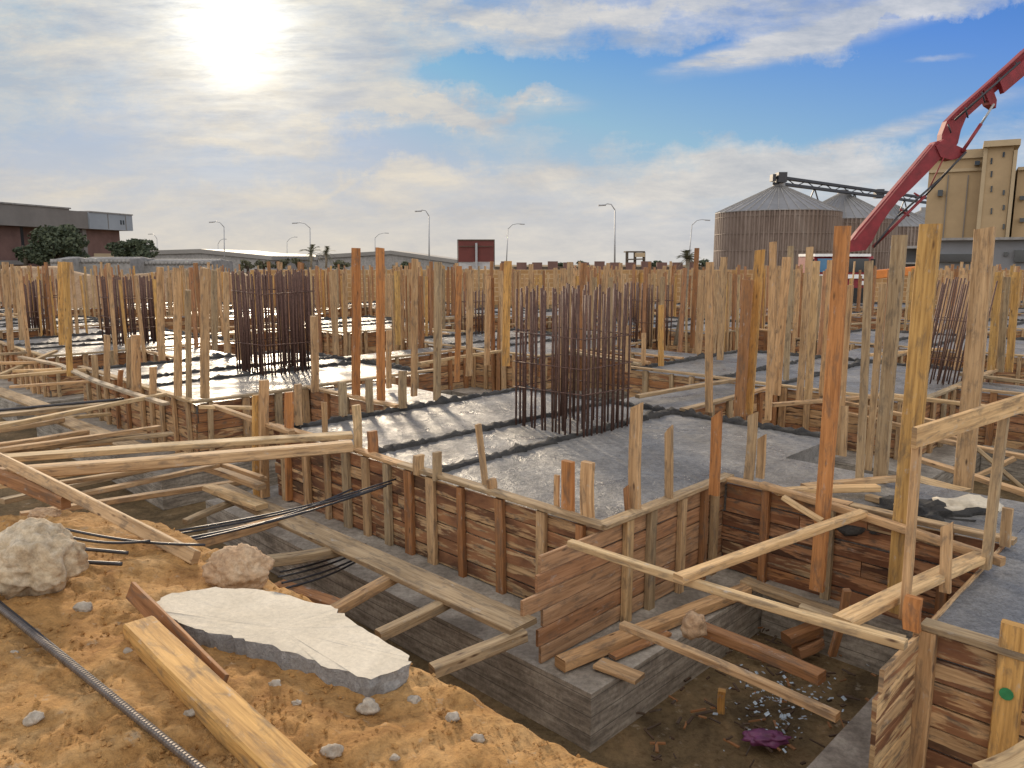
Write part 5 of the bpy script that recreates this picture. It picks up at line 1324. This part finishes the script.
# ------------------------------------------------------------------ concrete pump truck
def truck():
    Y = 35; b = Q(843, 310, Y); t = empty('concrete_pump_truck', (b.x, Y, -.85))
    def tbx(x0, y0, x1, y1, yy, th, mat, nm, par=None):
        a, c = Q(x0, y0, yy), Q(x1, y1, yy); return MB().box((a.x, 0, c.z), (c.x, th, a.z), o=(0, yy, 0)).build(nm, mat, par or t)
    # cab
    mb = MB(); a, c = Q(815, 256, Y), Q(871, 300, Y); x0, x1, z1, z0 = a.x, c.x, a.z, c.z
    prof = [(Y+.12, z1), (Y, z1-.2), (Y-.08, z0+.9), (Y-.08, z0), (Y+2.0, z0), (Y+2.0, z1)]
    mb.prism([(x0, p[0], p[1]) for p in prof], (x1-x0, 0, 0)); cab = mb.build('cab', 'boom_red', t)
    def g(x0_, y0, x1_, y1, off, th, mat, nm): return tbx(x0_, y0, x1_, y1, Y+off, th, mat, nm)
    g(818, 258.5, 842, 272, -.11, .08, 'blue_glass', 'windscreen'); g(843.5, 258.5, 868, 272, -.11, .08, 'dark_glass', 'windscreen')
    g(815, 253.8, 871, 256.5, -.1, 2.0, 'white_paint', 'roof'); g(816, 274.5, 870, 278.5, -.16, .07, 'white_paint', 'band'); g(822, 288, 864, 299, -.14, .05, 'black_rubber', 'grille')
    for x in (817, 862): g(x, 281, x+7, 285, -.16, .07, 'white_paint', 'headlight')
    for x in (811, 872): g(x, 259, x+3, 268, -.25, .12, 'black_rubber', 'mirror')
    g(814, 299, 872, 303, -.3, .5, 'black_rubber', 'bumper')
    for x in (817, 860):
        for dy in (.9, 4.6, 5.9):
            a = Q(x, 300, Y+dy); cx = a.x+(.25 if x < 840 else .0)
            w = MB(); w.tube([(cx-.16, Y+dy, -.35), (cx+.16, Y+dy, -.35)], .5, 20); wh = w.build('wheel', 'black_rubber', t, smooth=False)
            MB().tube([(cx-.18, Y+dy, -.35), (cx+.18, Y+dy, -.35)], .26, 12).build('rim', 'lamp_grey', wh); 
    for ch in t.children:
        if ch.name.startswith('wheel'):
            pass
    a = Q(822, 296, Y+2); c = Q(864, 296, Y+2); MB().box((a.x, 2.05, -.2), (c.x, 8.5, .25), o=(0, Y, 0)).build('chassis', 'dark_steel', t)
    a = Q(816, 290, Y+2); c = Q(870, 290, Y+2); MB().box((a.x, 2.3, .26), (c.x, 8.2, .9), o=(0, Y, 0)).build('deck', 'orange_paint', t)
    # outriggers reaching out both sides
    MB().beam(Q(815, 280, Y+2.6), Q(766, 280, Y+3.4), .32, .38, (1, 1, 1)).build('outrigger', 'orange_paint', t)
    MB().beam(Q(870, 275, Y+2.6), Q(922, 270, Y+3.8), .32, .42, (1, 1, 1)).build('outrigger', 'orange_paint', t)
    for x, yy in ((767, Y+3.4), (921, Y+3.8)):
        a = Q(x, 276, yy); MB().tube([a, (a.x, a.y, -.95)], .09, 10).build('outrigger_leg', 'lamp_grey', t, smooth=True); MB().box((a.x-.3, a.y-.3, -1.15), (a.x+.3, a.y+.3, -.96)).build('outrigger_pad', 'dark_steel', t)
    MB().tube([Q(858, 283, Y+3.0), Q(858, 262, Y+3.0)], .5, 16).build('turret', 'boom_red', t)
    # boom: each section an extruded box section at its own place
    def sec(nm, pts, yy, th, mat='boom_red'):
        return MB().prism([Q(x, y, yy) for x, y in reversed(pts)], (0, th, 0)).build(nm, mat, t)
    YB = Y+2.7
    sec('boom_section', [(850, 252), (849, 243), (858, 231), (911, 169), (931, 145), (938, 141), (947, 144), (950, 151), (941, 158), (928, 172), (911, 189), (900, 199), (890, 211), (881, 224), (873, 240), (866, 250)], YB, .36)
    MB().beam(Q(852, 240, YB+.18), Q(933, 142.5, YB+.18), .5, .05, (1, 1, 1)).build('flange', 'boom_pale', t)
    MB().beam(Q(949, 120, YB+.3), Q(1024, 50, YB+.3), .5, .05, (1, 1, 1)).build('flange', 'boom_red', t)
    sec('boom_section', [(941, 147), (942, 134), (947, 121), (960, 108), (985, 86), (1024, 51), (1110, -28), (1114, -16), (1024, 68), (1000, 88), (985, 101), (975, 110), (966, 118), (961, 130), (958, 143), (953, 151)], YB+.12, .42)
    sec('boom_section', [(1000, 81), (1024, 60), (1110, -15), (1112, -6), (1024, 76), (1004, 93)], YB-.22, .3)
    sec('joint_plate', [(936, 146), (944, 139), (958, 146), (967, 150), (963, 157), (952, 160), (941, 157)], YB-.07, .62)
    sec('joint_plate', [(984, 90), (992, 86), (997, 100), (996, 108), (990, 104)], YB+.05, .55)
    def rod(a, b, r, nm, mat='boom_red', yy=YB-.12): MB().tube([Q(*a, yy), Q(*b, yy)], r, 10).build(nm, mat, t, smooth=True)
    rod((873, 247), (925, 196), .07, 'hydraulic_cylinder'); rod((925, 196), (963, 155), .045, 'cylinder_rod', 'dark_steel')
    rod((962, 152), (981, 124), .08, 'hydraulic_cylinder'); rod((981, 124), (994, 104), .05, 'cylinder_rod', 'lamp_grey')
    rod((898, 216), (941, 178), .05, 'delivery_pipe', 'dark_steel', YB-.25); rod((941, 178), (966, 152), .05, 'delivery_pipe', 'dark_steel', YB-.25); rod((874, 247), (898, 216), .05, 'delivery_pipe', 'dark_steel', YB-.25)
    rod((900, 209), (909, 216), .05, 'link_arm'); rod((914, 193), (924, 199), .04, 'link_arm'); rod((944, 157), (930, 187), .03, 'link_arm')
    for k in range(5): rod((948+k*17, 124-k*15+(-2 if k else 0)), (951+k*17, 133-k*15), .035, 'pipe_clamp', 'dark_steel', YB-.05)
    # second pipe along the upper boom
    rod((955, 120), (1020, 62), .05, 'delivery_pipe', 'dark_steel', YB-.2)
    tag(t, 'concrete pump truck with its red folding boom raised to the upper right', 'truck')
truck()

LM = [(-30, 'beyond the left edge'), (14, 'before the left end of the brick building'), (52, 'before the big dark tree'), (88, 'before the pale fascia of the brick building'), (130, 'before the tree ending the brick building'),
 (157, 'under the tiny lamp by the brick building'), (190, 'before the right end of the ribbed shed'), (223, 'under the leftmost tall street lamp'), (255, 'before the bare shrubs'), (287, 'behind the dense dark cage'),
 (315, 'under the two little palms'), (338, 'just left of the orange post pair'), (368, 'between the orange post pair'), (396, 'just right of the orange post pair'), (426, 'under the lamp left of the billboard'),
 (455, 'just left of the red billboard'), (478, 'under the red billboard'), (507, 'under the lamp right of the billboard'), (538, 'behind the left side of the big cage'), (570, 'behind the middle of the big cage'), (600, 'behind the right side of the big cage'),
 (618, 'under the lamp beside the scaffold tower'), (640, 'under the scaffold tower'), (664, 'between the scaffold tower and the small palm'), (688, 'beside the small palm'), (712, 'left of the first silo'),
 (740, 'before the left half of the first silo'), (779, 'before the middle of the first silo'), (812, 'before the right half of the first silo'), (843, 'behind the tall orange post'), (870, 'under the foot of the red boom'),
 (900, 'behind the tall grey post'), (930, 'behind the thickest yellow post'), (956, 'behind the slanting cage'), (985, 'behind the tall tan post'), (1006, 'by the bright yellow pair'), (1040, 'at the right edge of the photo')]
bpy.context.view_layer.update()
ORD = ['nearest', 'second nearest', 'third nearest', 'fourth nearest', 'fifth nearest', 'sixth nearest', 'seventh nearest', 'eighth nearest', 'ninth nearest', 'tenth nearest']
shared = {}
for o in bpy.data.objects:
    if o.parent is None and 'label' in o: shared.setdefault(o['label'], []).append(o)
SHORT = {'timber post in the distant crowd of posts before the far wall': 'timber post', FARL: 'board formwork', 'board formwork side of a distant tie beam': 'tie beam formwork',
         'wet concrete footing in the distant rows of the site': 'wet concrete footing', 'narrow concrete tie beam between distant footings': 'narrow concrete tie beam', 'loose timber laid across a trench in the distant rows': 'loose timber laid over a trench'}
for lab, obs in shared.items():
    if len(obs) < 2 or lab not in SHORT: continue
    bins = {}
    for o in obs:
        if o.type == 'MESH': c = o.matrix_world @ (sum((Vector(v) for v in o.bound_box), Vector())/8); c.z = 0
        else:
            c = o.location.copy()
            if 'footing' in lab: c = c+U*2.4+V*2.1
            if lab == FARL or 'side of' in lab:
                bw = [ch for ch in o.children if ch.name.startswith('board_wall')][0]; c = bw.matrix_world @ (sum((Vector(v) for v in bw.bound_box), Vector())/8)
        px = 512+c.x/max(depth(c), .5)*F; ph = min(LM, key=lambda q: abs(q[0]-px))[1]; lead = SHORT[lab]
        if lead == 'timber post':
            h = max(v[2] for v in o.bound_box)+ZB; tc_ = o.data.color_attributes['tint'].data[0].color; k = min(WT, key=lambda q: sum((WT[q][i]-tc_[i])**2 for i in range(3)))
            lead = ('tall ' if h > 1.62 else 'short ' if h < 1.2 else 'middling ')+{'red': 'reddish', 'dark': 'dark'}.get(k, k)+' timber post'
        elif 'formwork' in lead:
            f = o.children[0].bound_box; bw = [ch for ch in o.children if ch.name.startswith('board_wall')][0]; xs = [Vector(v) for v in bw.bound_box]
            me = bw.data.vertices; dv = me[-1].co-me[0].co; lead = ('left facing ' if dv.x < 0 else 'right facing ')+lead
        bins.setdefault((lead, ph), []).append((c.y, o))
    for (lead, ph), l in bins.items():
        l.sort(key=lambda q: q[0])
        for k, (_, o) in enumerate(l):
            o['label'] = lead+' '+ph if len(l) == 1 else ORD[min(k, 9)]+' '+lead+' '+ph
for o in bpy.data.objects:
    if '_o' in o: del o['_o']
    if '_d' in o: del o['_d']
